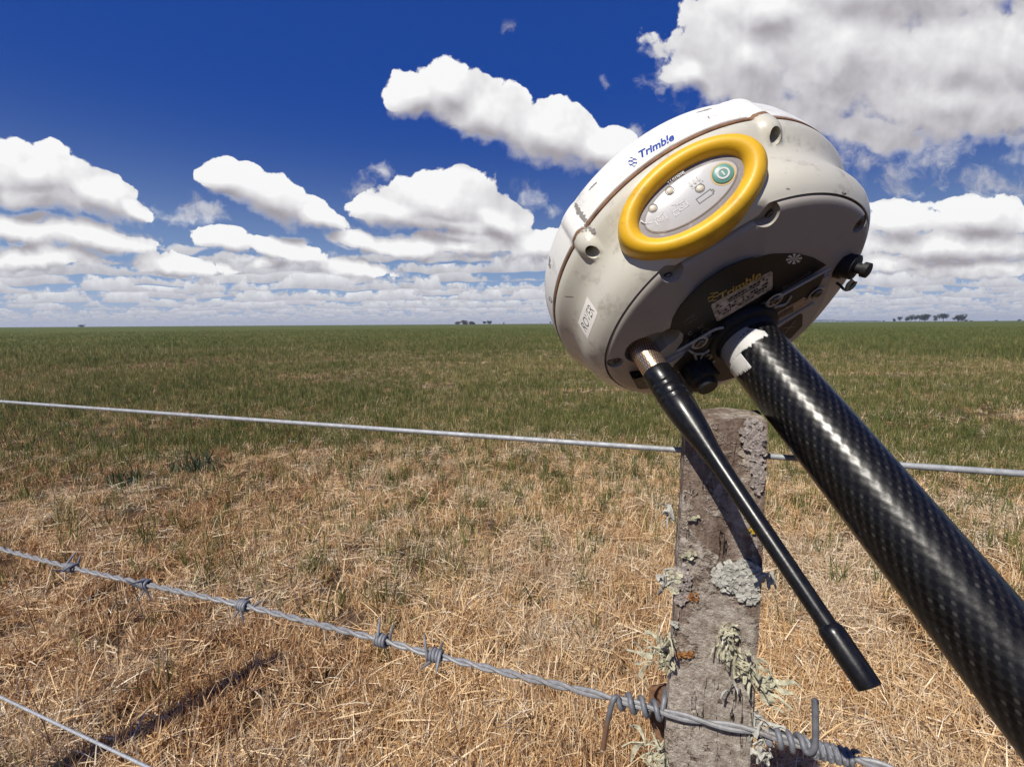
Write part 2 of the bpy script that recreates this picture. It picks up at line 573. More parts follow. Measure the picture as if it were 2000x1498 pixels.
DRY = blade_material('dry_straw', [(0.0, (.15, .068, .025)), (0.2, (.42, .225, .088)), (0.5, (.70, .470, .235)), (0.75, (.83, .64, .39)), (1.0, (.93, .85, .66))], 0.10)
DRY_RED = blade_material('reddish_straw', [(0.0, (.13, .055, .020)), (0.3, (.34, .165, .065)), (0.6, (.58, .365, .185)), (0.85, (.74, .54, .31)), (1.0, (.86, .71, .48))], 0.08)
DRY_PALE = blade_material('pale_straw', [(0.0, (.26, .15, .075)), (0.3, (.50, .35, .20)), (0.6, (.70, .55, .36)), (1.0, (.92, .83, .65))], 0.10)
GREEN = blade_material('young_wheat', [(0.05, (.050, .080, .020)), (0.35, (.095, .125, .030)), (0.6, (.165, .185, .048)), (0.8, (.29, .255, .09)), (1.0, (.55, .44, .20))], 0.30)


def blade_clump(name, n, mat, spread, hmin, hmax, w, lean, seg=3, flat=0.0, lean_dir=None):
    """n bent tapering blades rooted within spread of the origin"""
    vs, fs, sh = [], [], []
    for _ in range(n):
        a = random.uniform(0, 2 * math.pi); rr = spread * math.sqrt(random.random())
        base = Vector((rr * math.cos(a), rr * math.sin(a), -0.004))
        L = random.uniform(hmin, hmax)
        d = random.uniform(0, 2 * math.pi) if lean_dir is None or random.random() < 0.35 else lean_dir + random.gauss(0, 0.5)
        el = max(0.03, math.pi / 2 - abs(random.gauss(0, lean)))
        if random.random() < flat:
            el = random.uniform(-0.02, 0.25); base.z = random.uniform(0.004, 0.03)
        bend = random.gauss(-0.25, 0.35)
        side = Vector((-math.sin(d), math.cos(d), 0))
        tw = random.uniform(-0.9, 0.9)
        p = base.copy()
        ww = w * random.uniform(0.5, 1.3)
        s = random.random()
        o = len(vs)
        for i in range(seg + 1):
            f = i / seg
            e = el + bend * f
            sd = (side * math.cos(tw) + Vector((math.cos(d) * -math.sin(e), math.sin(d) * -math.sin(e), math.cos(e))) * math.sin(tw)).normalized()
            hw = ww * 0.5 * (1 - f ** 2 * 0.85)
            if i == seg:
                vs.append(p.copy()); sh.append(s)
            else:
                vs += [p - sd * hw, p + sd * hw]; sh += [s, s]
            st = L / seg
            p = p + Vector((math.cos(d) * math.cos(e), math.sin(d) * math.cos(e), math.sin(e))) * st
            if p.z < 0.003:
                p.z = 0.003 + random.random() * 0.004
        for i in range(seg - 1):
            q = o + 2 * i
            fs.append((q, q + 1, q + 3, q + 2))
        q = o + 2 * (seg - 1)
        fs.append((q, q + 1, q + 2))
    me = bpy.data.meshes.new(name)
    me.from_pydata([tuple(v) for v in vs], [], fs)
    at = me.attributes.new('shade', 'FLOAT', 'POINT')
    at.data.foreach_set('value', sh)
    me.materials.append(mat)
    me.polygons.foreach_set('use_smooth', [True] * len(me.polygons))
    return bpy.data.objects.new(name, me)


def scatter(name, pts, rots, scl, idx, variants, mat, label):
    """one object whose points carry blade clumps"""
    col = bpy.data.collections.new(name + '_clumps')
    for i, v in enumerate(variants):
        v.name = '%s_clump.%03d' % (name, i)
        col.objects.link(v)
    me = bpy.data.meshes.new(name)
    n = len(pts)
    me.vertices.add(n)
    me.vertices.foreach_set('co', np.asarray(pts, dtype=np.float32).ravel())
    for nm, ty, arr, key in (('rot', 'FLOAT_VECTOR', rots, 'vector'), ('scl', 'FLOAT', scl, 'value'), ('idx', 'INT', idx, 'value')):
        a = me.attributes.new(nm, ty, 'POINT')
        a.data.foreach_set(key, np.asarray(arr, dtype=np.int32 if ty == 'INT' else np.float32).ravel())
    o = bpy.data.objects.new(name, me)
    C.objects.link(o)
    me.materials.append(mat)
    g = bpy.data.node_groups.new(name + '_scatter', 'GeometryNodeTree')
    g.interface.new_socket('Geometry', in_out='INPUT', socket_type='NodeSocketGeometry')
    g.interface.new_socket('Geometry', in_out='OUTPUT', socket_type='NodeSocketGeometry')
    gi = g.nodes.new('NodeGroupInput'); go = g.nodes.new('NodeGroupOutput')
    ci = g.nodes.new('GeometryNodeCollectionInfo')
    ci.inputs['Collection'].default_value = col
    ci.inputs['Separate Children'].default_value = True
    ci.inputs['Reset Children'].default_value = True
    ip = g.nodes.new('GeometryNodeInstanceOnPoints')
    ip.inputs['Pick Instance'].default_value = True
    g.links.new(gi.outputs[0], ip.inputs['Points'])
    g.links.new(ci.outputs[0], ip.inputs['Instance'])
    for nm, ty, sk in (('idx', 'INT', 'Instance Index'), ('rot', 'FLOAT_VECTOR', 'Rotation'), ('scl', 'FLOAT', 'Scale')):
        na = g.nodes.new('GeometryNodeInputNamedAttribute')
        na.data_type = ty
        na.inputs['Name'].default_value = nm
        g.links.new(na.outputs['Attribute'], ip.inputs[sk])
    g.links.new(ip.outputs[0], go.inputs[0])
    md = o.modifiers.new('scatter', 'NODES')
    md.node_group = g
    return tag(o, label, kind='stuff')


def nz2(x, y, s, seed=0.0):
    return np.array([mnoise.fractal(Vector((a * s, b * s, seed)), 1.0, 2.0, 3) for a, b in zip(x, y)])


def wedge(n, r0, r1, half=R(53), power=1.0):
    """random points in the part of the field that the lens can see, with a margin"""
    u = rng.random(n)
    if power == 1.0:
        r = np.sqrt(r0 * r0 + u * (r1 * r1 - r0 * r0))
    else:
        q = 2 - power                         # density falls as r**-power
        r = (r0 ** q + u * (r1 ** q - r0 ** q)) ** (1 / q) if abs(q) > 1e-6 else r0 * (r1 / r0) ** u
    a = rng.uniform(-half, half, n)
    return r * np.sin(a), r * np.cos(a)


def place(x, y, smin, smax, nvar, tilt=0.12):
    n = len(x)
    z = np.array([ground_z(a, b) for a, b in zip(x, y)])
    pts = np.c_[x, y, z]
    rots = np.c_[rng.normal(0, tilt, n), rng.normal(0, tilt, n), rng.uniform(0, 2 * math.pi, n)]
    return pts, rots, rng.uniform(smin, smax, n), rng.integers(0, nvar, n)


# dry stubble and straw litter along the fence
dry_var = [blade_clump('c', 30, DRY, 0.038, 0.025, 0.080, 0.0028, 0.52, flat=f) for f in (.1, .2, .3, .15, .4, .25)] + \
          [blade_clump('c', 26, DRY, 0.10, 0.05, 0.12, 0.0030, 0.7, flat=.75) for _ in range(3)]
dry_var += [blade_clump('c', 32, DRY_RED, 0.038, 0.028, 0.085, 0.0028, 0.46, flat=f) for f in (.05, .15, .2, .3)]
dry_var += [blade_clump('c', 34, DRY_PALE, 0.08, 0.03, 0.10, 0.0030, 0.7, flat=f) for f in (.4, .6, .8)]
x1, y1 = wedge(34000, 0.75, 6.5, R(60), 1.5)
x2, y2 = wedge(22000, 6.5, 22, R(53), 1.2)
x = np.r_[x1, x2]; y = np.r_[y1, y2]
keep = (nz2(x, y, 0.7, 4.0) + rng.normal(0, .25, len(x)) > -0.55) & (nz2(x, y, 6.5, 14.0) + rng.normal(0, .20, len(x)) > -0.14)
x = x[keep]; y = y[keep]
dp = list(place(x, y, 0.7, 1.35, 9, .16))
redn = nz2(x, y, 0.9, 33.0) * .5 + nz2(x, y, 3.0, 35.0) * .35 - x * .14 - np.hypot(x, y) * .05 - .04 + rng.normal(0, .16, len(x))
paln = nz2(x, y, 1.1, 51.0) * .55 + nz2(x, y, 3.2, 55.0) * .4 + rng.normal(0, .16, len(x))
dp[3] = np.where(redn > .12, rng.integers(9, 13, len(x)), np.where(paln > .13, rng.integers(13, 16, len(x)), dp[3]))
scatter('dry_grass', *dp, dry_var, DRY, 'mown dry straw-coloured grass carpeting the ground below the fence')

# young green wheat: single shoots near the fence, thick farther out
GREEN_Y = blade_material('yellowing_wheat', [(0.05, (.085, .090, .026)), (0.35, (.165, .150, .045)), (0.6, (.27, .235, .080)), (0.8, (.42, .34, .14)), (1.0, (.66, .54, .28))], 0.25)
gr_var = [blade_clump('c', 9, GREEN, 0.035, 0.07, 0.17, 0.0052, 0.35, lean_dir=None) for _ in range(5)] + [blade_clump('c', 9, GREEN_Y, 0.035, 0.06, 0.16, 0.0050, 0.4) for _ in range(3)]
x1, y1 = wedge(16000, 1.6, 6.5, R(56), 0.6)
x2, y2 = wedge(42000, 5.0, 16, R(53), 0.7)
x3, y3 = wedge(80000, 14, 140, R(52), 1.75)
x = np.r_[x1, x2, x3]; y = np.r_[y1, y2, y3]
r = np.hypot(x, y)
edge = y + 0.15 * x + 1.1 * nz2(x, y, 0.55, 9.0)
pr = np.clip((edge - 1.3) / 5.2, 0.03, 1.0) ** 1.45
patch = nz2(x, y, 0.22, 21.0)
pr = pr * np.clip(1.0 - np.clip((patch - 0.30) * 2.5, 0, 1) * 0.7, 0.2, 1)
for (cx_, cy_, rx_, ry_) in ((6.6, 5.75, 1.5, .55), (9.5, 10.6, 3.2, .5), (-2.0, 14.5, 2.2, .5), (12, 19, 3.5, .9), (-7, 24, 3, .8), (1.6, 8.2, 1.0, .35)):
    pr = pr * (1 - .88 * np.exp(-(((x - cx_) / rx_) ** 2 + ((y - cy_) / ry_) ** 2) ** 1.5))
keep = rng.random(len(x)) < pr
x = x[keep]; y = y[keep]
sc_ = list(place(x, y, 0.7, 1.25, 5))
yel = nz2(x, y, .12, 71.0) * .5 + nz2(x, y, .5, 73.0) * .35 - x * .006 + rng.normal(0, .22, len(x)) - np.clip((np.hypot(x, y) - 15) * .004, 0, .25)
sc_[3] = np.where(yel > .13, rng.integers(5, 8, len(x)), sc_[3])
far_s = np.clip(np.hypot(x, y) / 14.0, 1.0, 1.7)
scatter('green_wheat', sc_[0], sc_[1], sc_[2] * far_s, sc_[3], gr_var, GREEN, 'young green wheat shoots growing across the field')

# ------------------------------------------------------------------ metals, wood, rubber
GALV, t, b = material('galvanised_wire', (.42, .44, .47), .5, .25)
P = coords(t)
n = t.noise(P, 220.0, 5.0, 0.65)
t.put(b.inputs['Base Color'], t.mix(t.smooth(t.noise(P, 40.0, 6.0, .7), .58, .74, 0.0, .55), t.ramp(n, [(0.3, (.26, .27, .285)), (0.6, (.42, .435, .45)), (0.8, (.54, .55, .56))]), (.24, .19, .15)))
t.put(b.inputs['Roughness'], t.ramp(n, [(0.3, (.68, .68, .68)), (0.8, (.48, .48, .48))]))
t.put(b.inputs['Normal'], t.bump(t.noise(P, 900.0, 3.0, 0.6), 0.25, 0.0004))
ZINC, t, b = material('zinc_grey_wire', (.20, .205, .22), .6, .2)
P = coords(t)
n = t.noise(P, 260.0, 5.0, 0.65)
t.put(b.inputs['Base Color'], t.ramp(n, [(0.3, (.13, .135, .15)), (0.6, (.25, .255, .275)), (0.85, (.38, .38, .40))]))
t.put(b.inputs['Normal'], t.bump(t.noise(P, 700.0, 4.0, 0.6), 0.3, 0.0004))
STRAND, t, b = material('weathered_strand', (.28, .28, .29), .55, .2)
P = coords(t)
n = t.noise(P, 300.0, 5.0, 0.7)
t.put(b.inputs['Base Color'], t.mix(t.smooth(t.noise(P, 55.0, 5.0, .7), .58, .72, 0.0, .7), t.ramp(n, [(0.3, (.19, .19, .195)), (0.6, (.30, .30, .305)), (0.8, (.42, .42, .42))]), (.17, .11, .075)))
t.put(b.inputs['Normal'], t.bump(t.noise(P, 900.0, 3.0, 0.6), 0.3, 0.0004))
RUST, t, b = material('rusty_plate', (.2, .1, .05), .85, 0)
P = coords(t)
t.put(b.inputs['Base Color'], t.ramp(t.noise(P, 160.0, 6.0, 0.7), [(0.3, (.10, .05, .025)), (0.55, (.24, .125, .065)), (0.8, (.36, .24, .15))]))
t.put(b.inputs['Normal'], t.bump(t.noise(P, 300.0, 5.0, 0.7), 0.5, 0.001))

# ------------------------------------------------------------------ the fence
FDIR = Vector((-0.94, 0.3413, 0)).normalized()        # along the wires, away to the left
FNRM = Vector((-FDIR.y, FDIR.x, 0)).normalized()      # towards the camera
if FNRM.y > 0:
    FNRM = -FNRM
WIRE0 = Vector((0.1632, 0.2193, HC - 0.0683))         # top wire, behind the pole


def at(px, py, off=0.0):
    """the point where a line of sight meets the upright plane of the fence (moved off towards the camera)"""
    d = cam_ray(px, py)
    o = Vector((0, 0, HC))
    p0 = WIRE0 + FNRM * off
    k = (p0 - o).dot(FNRM) / d.dot(FNRM)
    return o + d * k


def along(p):
    return (p - WIRE0).dot(FDIR)


# top wire, oval smooth steel
w0 = along(at(0, 786)); wL = at(0, 786); wP = at(1415, 885); wR = at(2000, 925)
kl = (wL.z - wP.z) / (along(wL) - along(wP)); kr = (wR.z - wP.z) / (along(wR) - along(wP))
pts = []
for s in np.r_[np.linspace(-1.6, along(wP), 12), np.linspace(along(wP), 8.0, 40)[1:]]:
    z = wP.z + (kl if s > along(wP) else kr) * (s - along(wP)) * math.exp(-abs(s) / 6)
    q = WIRE0 + FDIR * s
    pts.append((q.x, q.y, z))
vs, fs = tube_data(pts, 0.00155, 12)
vs = [Vector(v) for v in vs]
o = mesh('fence_wire', vs, fs, GALV)
tag(o, 'smooth galvanised top wire passing through the weathered post', 'wire', 'smooth fence wires')
# lower smooth wire in the bottom left corner
a, b_ = at(0, 1360), at(290, 1498)
d = (b_ - a)
vs, fs = tube_data([a - d * 6, a - d * 3, a, b_, b_ + d * 1.5, b_ + d * 3], 0.00155, 12)
o = mesh('fence_wire', vs, fs, GALV)
tag(o, 'smooth galvanised lower wire crossing the bottom left corner', 'wire', 'smooth fence wires')

# ---- weathered wooden dropper post
PT = 0.017                                             # half thickness
WOOD, t, b = material('weathered_wood', rough=.9, spec=.15)
P = coords(t)
st = t.new('ShaderNodeMapping'); t.put(st.inputs[0], P); st.inputs['Scale'].default_value = (1, 1, .16)
g1 = t.noise(st.outputs[0], 260.0, 7.0, 0.7)
g2 = t.noise(st.outputs[0], 70.0, 4.0, 0.6)
g3 = t.noise(P, 380.0, 6.0, 0.75)
wood = t.ramp(t.math('ADD', t.math('ADD', t.math('MULTIPLY', g1, .38), t.math('MULTIPLY', g2, .32)), t.math('MULTIPLY', g3, .30)), [(0.36, (.075, .048, .036)), (0.45, (.20, .142, .108)), (0.53, (.34, .26, .205)), (0.61, (.56, .475, .395))])
spz = t.new('ShaderNodeSeparateXYZ'); t.put(spz.inputs[0], P)
cr = t.noise(P, 48.0, 6.0, 0.66)
cr2 = t.noise(P, 190.0, 4.0, 0.7)
lowz = t.smooth(spz.outputs[2], 1.165, 1.06, 0.0, 0.14)
mask = t.smooth(t.math('ADD', t.math('ADD', cr, t.math('MULTIPLY', cr2, 0.26)), lowz), 0.615, 0.70)
crust = t.ramp(t.noise(P, 240.0, 6.0, 0.75), [(0.3, (.22, .17, .13)), (0.48, (.46, .39, .32)), (0.64, (.72, .655, .56))])
st2 = t.new('ShaderNodeMapping'); t.put(st2.inputs[0], P); st2.inputs['Scale'].default_value = (1, 1, .13)
crk = t.math('ABSOLUTE', t.math('SUBTRACT', t.noise(st2.outputs[0], 95.0, 4.0, .6), .5))
crack = t.math('MULTIPLY', t.smooth(crk, .0, .012, 1.0, 0.0), t.smooth(t.noise(P, 38.0, 5.0, .65), .52, .64))
specks = t.smooth(t.noise(P, 420.0, 3.0, 0.6), 0.66, 0.72, 0.0, 0.75)
c = t.mix(t.math('MULTIPLY', mask, .9), wood, crust)
c = t.mix(specks, c, (.55, .51, .46))
c = t.mix(t.math('MULTIPLY', crack, .85), c, (.022, .015, .012))
t.put(b.inputs['Base Color'], c)
hh = t.math('SUBTRACT', t.math('ADD', t.math('ADD', g1, t.math('MULTIPLY', g3, 1.0)), t.math('MULTIPLY', mask, 0.6)), t.math('MULTIPLY', crack, 1.6))
t.put(b.inputs['Normal'], t.bump(hh, 1.0, 0.0022))

TL, TRp, BL, BR = at(1337, 817, PT), at(1503, 826, PT), at(1297, 1473, PT), at(1472, 1488, PT)
post_root = empty('fence_post', loc=(at(1385, 1400).x, at(1385, 1400).y, 0))
tag(post_root, 'weathered grey wooden fence dropper crusted with lichen', 'fence post')
pv, pf = [], []
NX, NZ, ND = 14, 150, 8
zt = (TL.z + TRp.z) / 2
zb = (BL.z + BR.z) / 2


def post_edge(side, z):
    f = (z - zb) / (zt - zb)
    a = along(BL if side < 0 else BR); c = along(TL if side < 0 else TRp)
    f = min(max(f, -1.2), 1.0)
    return a + (c - a) * f


ring = [(i / NX, 0.0) for i in range(NX)] + [(1.0, j / ND) for j in range(ND)] + [(1 - i / NX, 1.0) for i in range(NX)] + [(0.0, 1 - j / ND) for j in range(ND)]
zs = np.r_[np.linspace(-0.05, 0.95, 30), np.linspace(0.95, zt, NZ)[1:]]
nr = len(ring)
for iz, z in enumerate(zs):
    for (u, v) in ring:
        s = post_edge(-1, z) * (1 - u) + post_edge(1, z) * u
        # rounded worn arrises
        cu = min(u, 1 - u); cv = min(v, 1 - v)
        off = PT - 2 * PT * v
        q = WIRE0 + FDIR * s + FNRM * off
        nn = mnoise.fractal(Vector((s * 60, z * 14, off * 60)), 1.0, 2.0, 4) * 0.0011 + mnoise.noise(Vector((s * 25, z * 9, 4.0))) * 0.0011
        ctr = WIRE0 + FDIR * ((post_edge(-1, z) + post_edge(1, z)) / 2)
        rel = Vector((q.x - ctr.x, q.y - ctr.y, 0))
        k = 1.0 + nn / rel.length
        if cu * cv == 0 and (cu < 0.01 and cv < 0.01):
            k -= 0.035
        if iz == len(zs) - 1:
            k -= 0.012
        zz = z + (0.0015 * mnoise.noise(Vector((s * 80, off * 80, 1))) if iz == len(zs) - 1 else 0)
        zz += (TRp.z - TL.z) * (u - .5) * (1 if z > 0.95 else 0) * max(0, (z - 0.95) / (zt - 0.95))
        pv.append((ctr.x + rel.x * k, ctr.y + rel.y * k, zz))
for i in range(len(zs) - 1):
    for k in range(nr):
        a = i * nr + k; b2 = i * nr + (k + 1) % nr
        pf.append((a, b2, b2 + nr, a + nr))
base = (len(zs) - 1) * nr
ctr = WIRE0 + FDIR * ((along(TL) + along(TRp)) / 2)
pv.append((ctr.x, ctr.y, zt + 0.0005))
for k in range(nr):
    pf.append((base + k, base + (k + 1) % nr, len(pv) - 1))
pm = mesh('post_body', [Vector(v) - post_root.location for v in pv], pf, WOOD, post_root, angle=50)
fix_normals(pm)

# lichen growing on the post
def lichen_mat(name, stops, scale=500.0):
    m, t, b = material(name, rough=.95, spec=.1)
    P = coords(t)
    t.put(b.inputs['Base Color'], t.ramp(t.noise(P, scale, 4.0, 0.65), stops))
    t.put(b.inputs['Normal'], t.bump(t.noise(P, scale * 1.5, 3.0, 0.6), 0.4, 0.0006))
    return m


LICH = lichen_mat('pale_lichen', [(0.3, (.30, .29, .25)), (0.5, (.45, .44, .39)), (0.7, (.58, .57, .52))])
LICH_G = lichen_mat('greenish_lichen', [(0.3, (.24, .225, .15)), (0.5, (.46, .435, .31)), (0.7, (.64, .61, .47))])
LICH_O = lichen_mat('orange_lichen', [(0.3, (.14, .065, .025)), (0.5, (.30, .125, .04)), (0.7, (.42, .27, .13))])
LICH_Y = lichen_mat('yellow_lichen', [(0.3, (.45, .30, .02)), (0.7, (.75, .52, .04))])
LICH_P = lichen_mat('pinkish_lichen', [(0.3, (.21, .175, .155)), (0.5, (.33, .285, .255)), (0.7, (.47, .42, .385))])
PFACE = 0.0185                                         # just proud of the post's face


def rosette(px, py, w, h, n, mat, size=(.0012, .0026), lift=.0016, ang=0):
    """leafy crust: many small cupped lobes overlapping on the wood"""
    parts = []
    for _ in range(n):
        rr = math.sqrt(random.random()); a = random.uniform(0, 2 * math.pi)
        ox, oy = rr * math.cos(a) * w, rr * math.sin(a) * h
        ca, sa = math.cos(R(ang)), math.sin(R(ang))
        c0 = at(px + ox * ca - oy * sa, py + ox * sa + oy * ca, PFACE)
        s = random.uniform(*size)
        nrm = (FNRM + Vector((random.gauss(0, .26), random.gauss(0, .26), random.gauss(0, .26)))).normalized()
        tx = nrm.orthogonal().normalized(); ty = nrm.cross(tx)
        rot = random.uniform(0, 6.28)
        c0 = c0 + FNRM * (random.random() * lift * (1.2 - rr))
        k = 8
        vs = [c0 + nrm * s * .25]
        for i in range(k):
            th = rot + 2 * math.pi * i / k
            q = s * (1 + .25 * math.sin(3 * th + rot))
            vs.append(c0 + (tx * math.cos(th) + ty * math.sin(th)) * q + nrm * s * .38)
        for i in range(k):
            th = rot + 2 * math.pi * i / k
            vs.append(c0 + (tx * math.cos(th) + ty * math.sin(th)) * s * .55 - FNRM * s * .8)
        fs = [(0, 1 + i, 1 + (i + 1) % k) for i in range(k)] + [(1 + i, 1 + k + i, 1 + k + (i + 1) % k, 1 + (i + 1) % k) for i in range(k)]
        parts.append(([Vector(v) - post_root.location for v in vs], fs))
    return mesh('lichen_crust', *join_data(parts), mat, post_root, angle=60)


def strands(px, py, specs, mat, name='lichen_tuft'):
    """branching ribbons: specs of (dx, dy, forward, width) in picture units from the root"""
    parts = []
    for (ox, oy, dxp, dyp, fw, wd) in specs:
        p0 = at(px + ox, py + oy, PFACE - .001); p1 = at(px + ox + dxp, py + oy + dyp, PFACE + fw)
        n = 7
        bow = Vector((random.gauss(0, .0035), random.gauss(0, .0035), random.gauss(0, .0035)))
        axis = (p1 - p0).normalized()
        sd0 = axis.cross(FNRM).normalized()
        tw = random.uniform(-1, 1)
        vs, fs = [], []
        for i in range(n):
            f = i / (n - 1)
            c0 = p0.lerp(p1, f) + bow * math.sin(math.pi * f) + Vector((0, 0, .0012 * math.sin(9 * f + tw)))
            a = tw + f * random.uniform(.3, 1.2)
            sd = sd0 * math.cos(a) + FNRM * math.sin(a)
            hw = wd * (.55 + .6 * math.sin(math.pi * min(f * 1.15, 1))) * (1.0 - .6 * f ** 3) * random.uniform(.8, 1.2)
            up = axis.cross(sd).normalized() * .00035
            vs += [c0 - sd * hw - up, c0 + sd * hw - up, c0 + sd * hw + up, c0 - sd * hw + up]
        for i in range(n - 1):
            for k in range(4):
                a = 4 * i + k; b2 = 4 * i + (k + 1) % 4
                fs.append((a, b2, b2 + 4, a + 4))
        fs += [(3, 2, 1, 0), (4 * n - 4, 4 * n - 3, 4 * n - 2, 4 * n - 1)]
        parts.append(([Vector(v) - post_root.location for v in vs], fs))
    return mesh(name, *join_data(parts), mat, post_root, angle=60)


random.seed(21)
rosette(1440, 1125, 50, 32, 330, LICH, (.0007, .0016), .0022)
rosette(1462, 1155, 24, 22, 110, LICH, (.0007, .0015), .0018)
rosette(1470, 850, 24, 34, 190, LICH_P, (.0006, .0013), .0005)
rosette(1480, 905, 15, 60, 170, LICH_P, (.0006, .0012), .0004)
rosette(1330, 1140, 20, 40, 150, LICH_P, (.0006, .0011), .0008)
rosette(1318, 1130, 14, 26, 26, LICH_G, (.0010, .0018), .0012)
rosette(1351, 1165, 14, 9, 30, LICH_O, (.0004, .0010), .0012)
rosette(1340, 1278, 20, 7, 36, LICH_O, (.0004, .0010), .0013, -8)
rosette(1467, 1034, 8, 8, 8, LICH_Y, (.0008, .0014), .001)
rosette(1353, 1010, 14, 6, 10, LICH_G, (.0006, .0014), .0025)
rosette(1345, 1085, 14, 12, 16, LICH_G, (.0007, .0014), .0022)
rosette(1315, 1220, 8, 6, 8, LICH, (.0007, .0014), .0012)


def spray(px, py, n, dirx, diry, spread, length, fw, wd):
    out = []
    base_a = math.atan2(diry, dirx)
    for _ in range(n):
        a = base_a + random.gauss(0, spread)
        L = length * random.uniform(.45, 1.1)
        for q_ in range(1):
            a2 = a + random.gauss(0, .35); L2 = L * random.uniform(.5, 1.0)
            out.append((random.gauss(0, 6), random.gauss(0, 9), L2 * math.cos(a2), L2 * math.sin(a2), fw * random.uniform(.3, 1), wd * random.uniform(.5, 1.15)))
    return out


strands(1430, 1235, spray(0, 0, 13, -.1, 1, .7, 48, .006, .0008), LICH_G)
strands(1415, 1258, spray(0, 0, 12, -.4, .9, .9, 38, .006, .0009), LICH_G)
strands(1445, 1292, spray(0, 0, 14, .5, .8, .6, 48, .007, .0009), LICH_G)
strands(1470, 1322, spray(0, 0, 10, .8, .6, .5, 50, .006, .001), LICH_G)
strands(1490, 1335, [(0, 0, 58, 50, .004, .0016), (6, -6, 70, 12, .004, .0014), (0, 4, 40, 56, .003, .0012), (8, 0, 64, 34, .006, .0011), (-6, 6, 6, 30, .004, .0016)], LICH_G)
strands(1306, 1262, spray(0, 0, 16, -1, -.2, .55, 38, .004, .0009), LICH_G)
strands(1304, 1290, spray(0, 0, 14, -1, .4, .6, 34, .004, .0009), LICH_G)
strands(1272, 1290, [(0, 0, -48, -18, .002, .0018), (0, 4, -38, -4, .002, .0012), (0, 6, -10, 40, .002, .0009), (-20, -8, -24, -24, .002, .0009)], LICH_G)
strands(1310, 1012, [(6, 0, -28, -24, .002, .0007), (6, 0, -14, -12, .004, .0008), (2, 6, -10, 16, .003, .0009)], LICH)
strands(1306, 1130, spray(0, 0, 10, -.6, .2, .8, 22, .004, .0011), LICH)
strands(1292, 1470, spray(0, 0, 20, -.8, .3, .7, 42, .004, .0009), LICH_G)
strands(1262, 1455, [(0, 0, -48, 4, .002, .0014), (0, 0, -36, -22, .002, .001), (0, 4, -30, 30, .002, .0012)], LICH_G)
strands(1483, 1420, spray(0, 0, 14, .7, -.5, .7, 34, .003, .0010), LICH)
strands(1485, 1470, spray(0, 0, 12, .5, .5, .8, 30, .003, .0011), LICH)
strands(1497, 1120, spray(0, 0, 8, .8, .3, .6, 20, .002, .0010), LICH)
strands(1425, 1345, [(0, 0, 16, 14, .008, .0007), (0, 0, -12, 10, .008, .0006)], LICH)

# rusty strap at the post's left side
q0 = [at(1268, 1345, -.006), at(1302, 1338, -.006), at(1300, 1470, -.006), at(1282, 1440, -.006), at(1264, 1395, -.006)]
vs = [q - post_root.location for q in q0] + [q - FNRM * .003 - post_root.location for q in q0]
fs = [(0, 1, 2, 3, 4), (9, 8, 7, 6, 5)] + [(k, 5 + k, 5 + (k + 1) % 5, (k + 1) % 5) for k in range(5)]
o = mesh('strap', vs, fs, RUST, post_root); bevelled(o, .0006)
o['label'] = 'rusty brown flat strap at the side of the post'

# ---- the thick post off to the left whose shadow lies across the straw
bp = Vector((-1.50, 0.80, 0))
vs, fs = lathe_data([(.029, -.1), (.029, 1.05), (.027, 1.205), (.023, 1.212)], 20)
o = mesh('wooden_post', vs, fs, WOOD); o.location = bp
tag(o, 'round wooden fence post standing left of the view', 'fence post')

# ---- barbed wire
BW = [(-260, 1005), (0, 1071.5), (140, 1108), (283, 1140), (475, 1182), (600, 1213), (745, 1250), (850, 1279), (1000, 1316), (1200, 1364), (1300, 1391), (1385, 1411), (1478, 1428), (1530, 1443), (1600, 1464), (1735, 1499), (1900, 1545), (2150, 1612)]
FB = PT + .0032
ctrl = [at(x, y, FB) for x, y in BW]
ctrl.insert(0, ctrl[0] + (ctrl[0] - ctrl[1]) * 9)


def catmull(pts, per=24):
    out = []
    for i in range(len(pts) - 1):
        p0 = pts[max(i - 1, 0)]; p1 = pts[i]; p2 = pts[i + 1]; p3 = pts[min(i + 2, len(pts) - 1)]
        for k in range(per):
            f = k / per
            out.append(0.5 * ((2 * p1) + (p2 - p0) * f + (2 * p0 - 5 * p1 + 4 * p2 - p3) * f * f + (3 * p1 - p0 - 3 * p2 + p3) * f ** 3))
    out.append(pts[-1])
    return out


class Path:
    def __init__(self, pts):
        self.p = pts
        self.s = [0]
        for a, b in zip(pts, pts[1:]):
            self.s.append(self.s[-1] + (b - a).length)

    def pos(self, s):
        s = min(max(s, 0), self.s[-1] - 1e-6)
        i = int(np.searchsorted(self.s, s, side='right')) - 1
        i = min(i, len(self.p) - 2)
        f = (s - self.s[i]) / max(self.s[i + 1] - self.s[i], 1e-9)
        return self.p[i].lerp(self.p[i + 1], f)

    def frame(self, s):
        t = (self.pos(s + .002) - self.pos(s - .002)).normalized()
        u = Vector((0, 0, 1)); u = (u - t * u.dot(t)).normalized()
        return t, u, t.cross(u)

    def near(self, q):
        return min(zip(self.s, self.p), key=lambda e: (e[1] - q).length)[0]


bp_ = Path(catmull([Vector(c) for c in ctrl]))
bw_root = empty('barbed_wire', loc=at(1385, 1411, FB))
tag(bw_root, 'two-strand barbed wire tied across the front of the post', 'barbed wire')
s_post0, s_post1 = bp_.near(at(1130, 1345, FB)), bp_.near(at(1620, 1470, FB))


def twist_phase(s):
    # tight lay to the left, long slack lay beside the post
    k1 = 2 * math.pi / .031
    k2 = 2 * math.pi / .050
    if s < s_post0:
        return k1 * s
    if s < s_post1:
        return k1 * s_post0 + k2 * (s - s_post0)
    return k1 * s_post0 + k2 * (s_post1 - s_post0) + k1 * (s - s_post1)


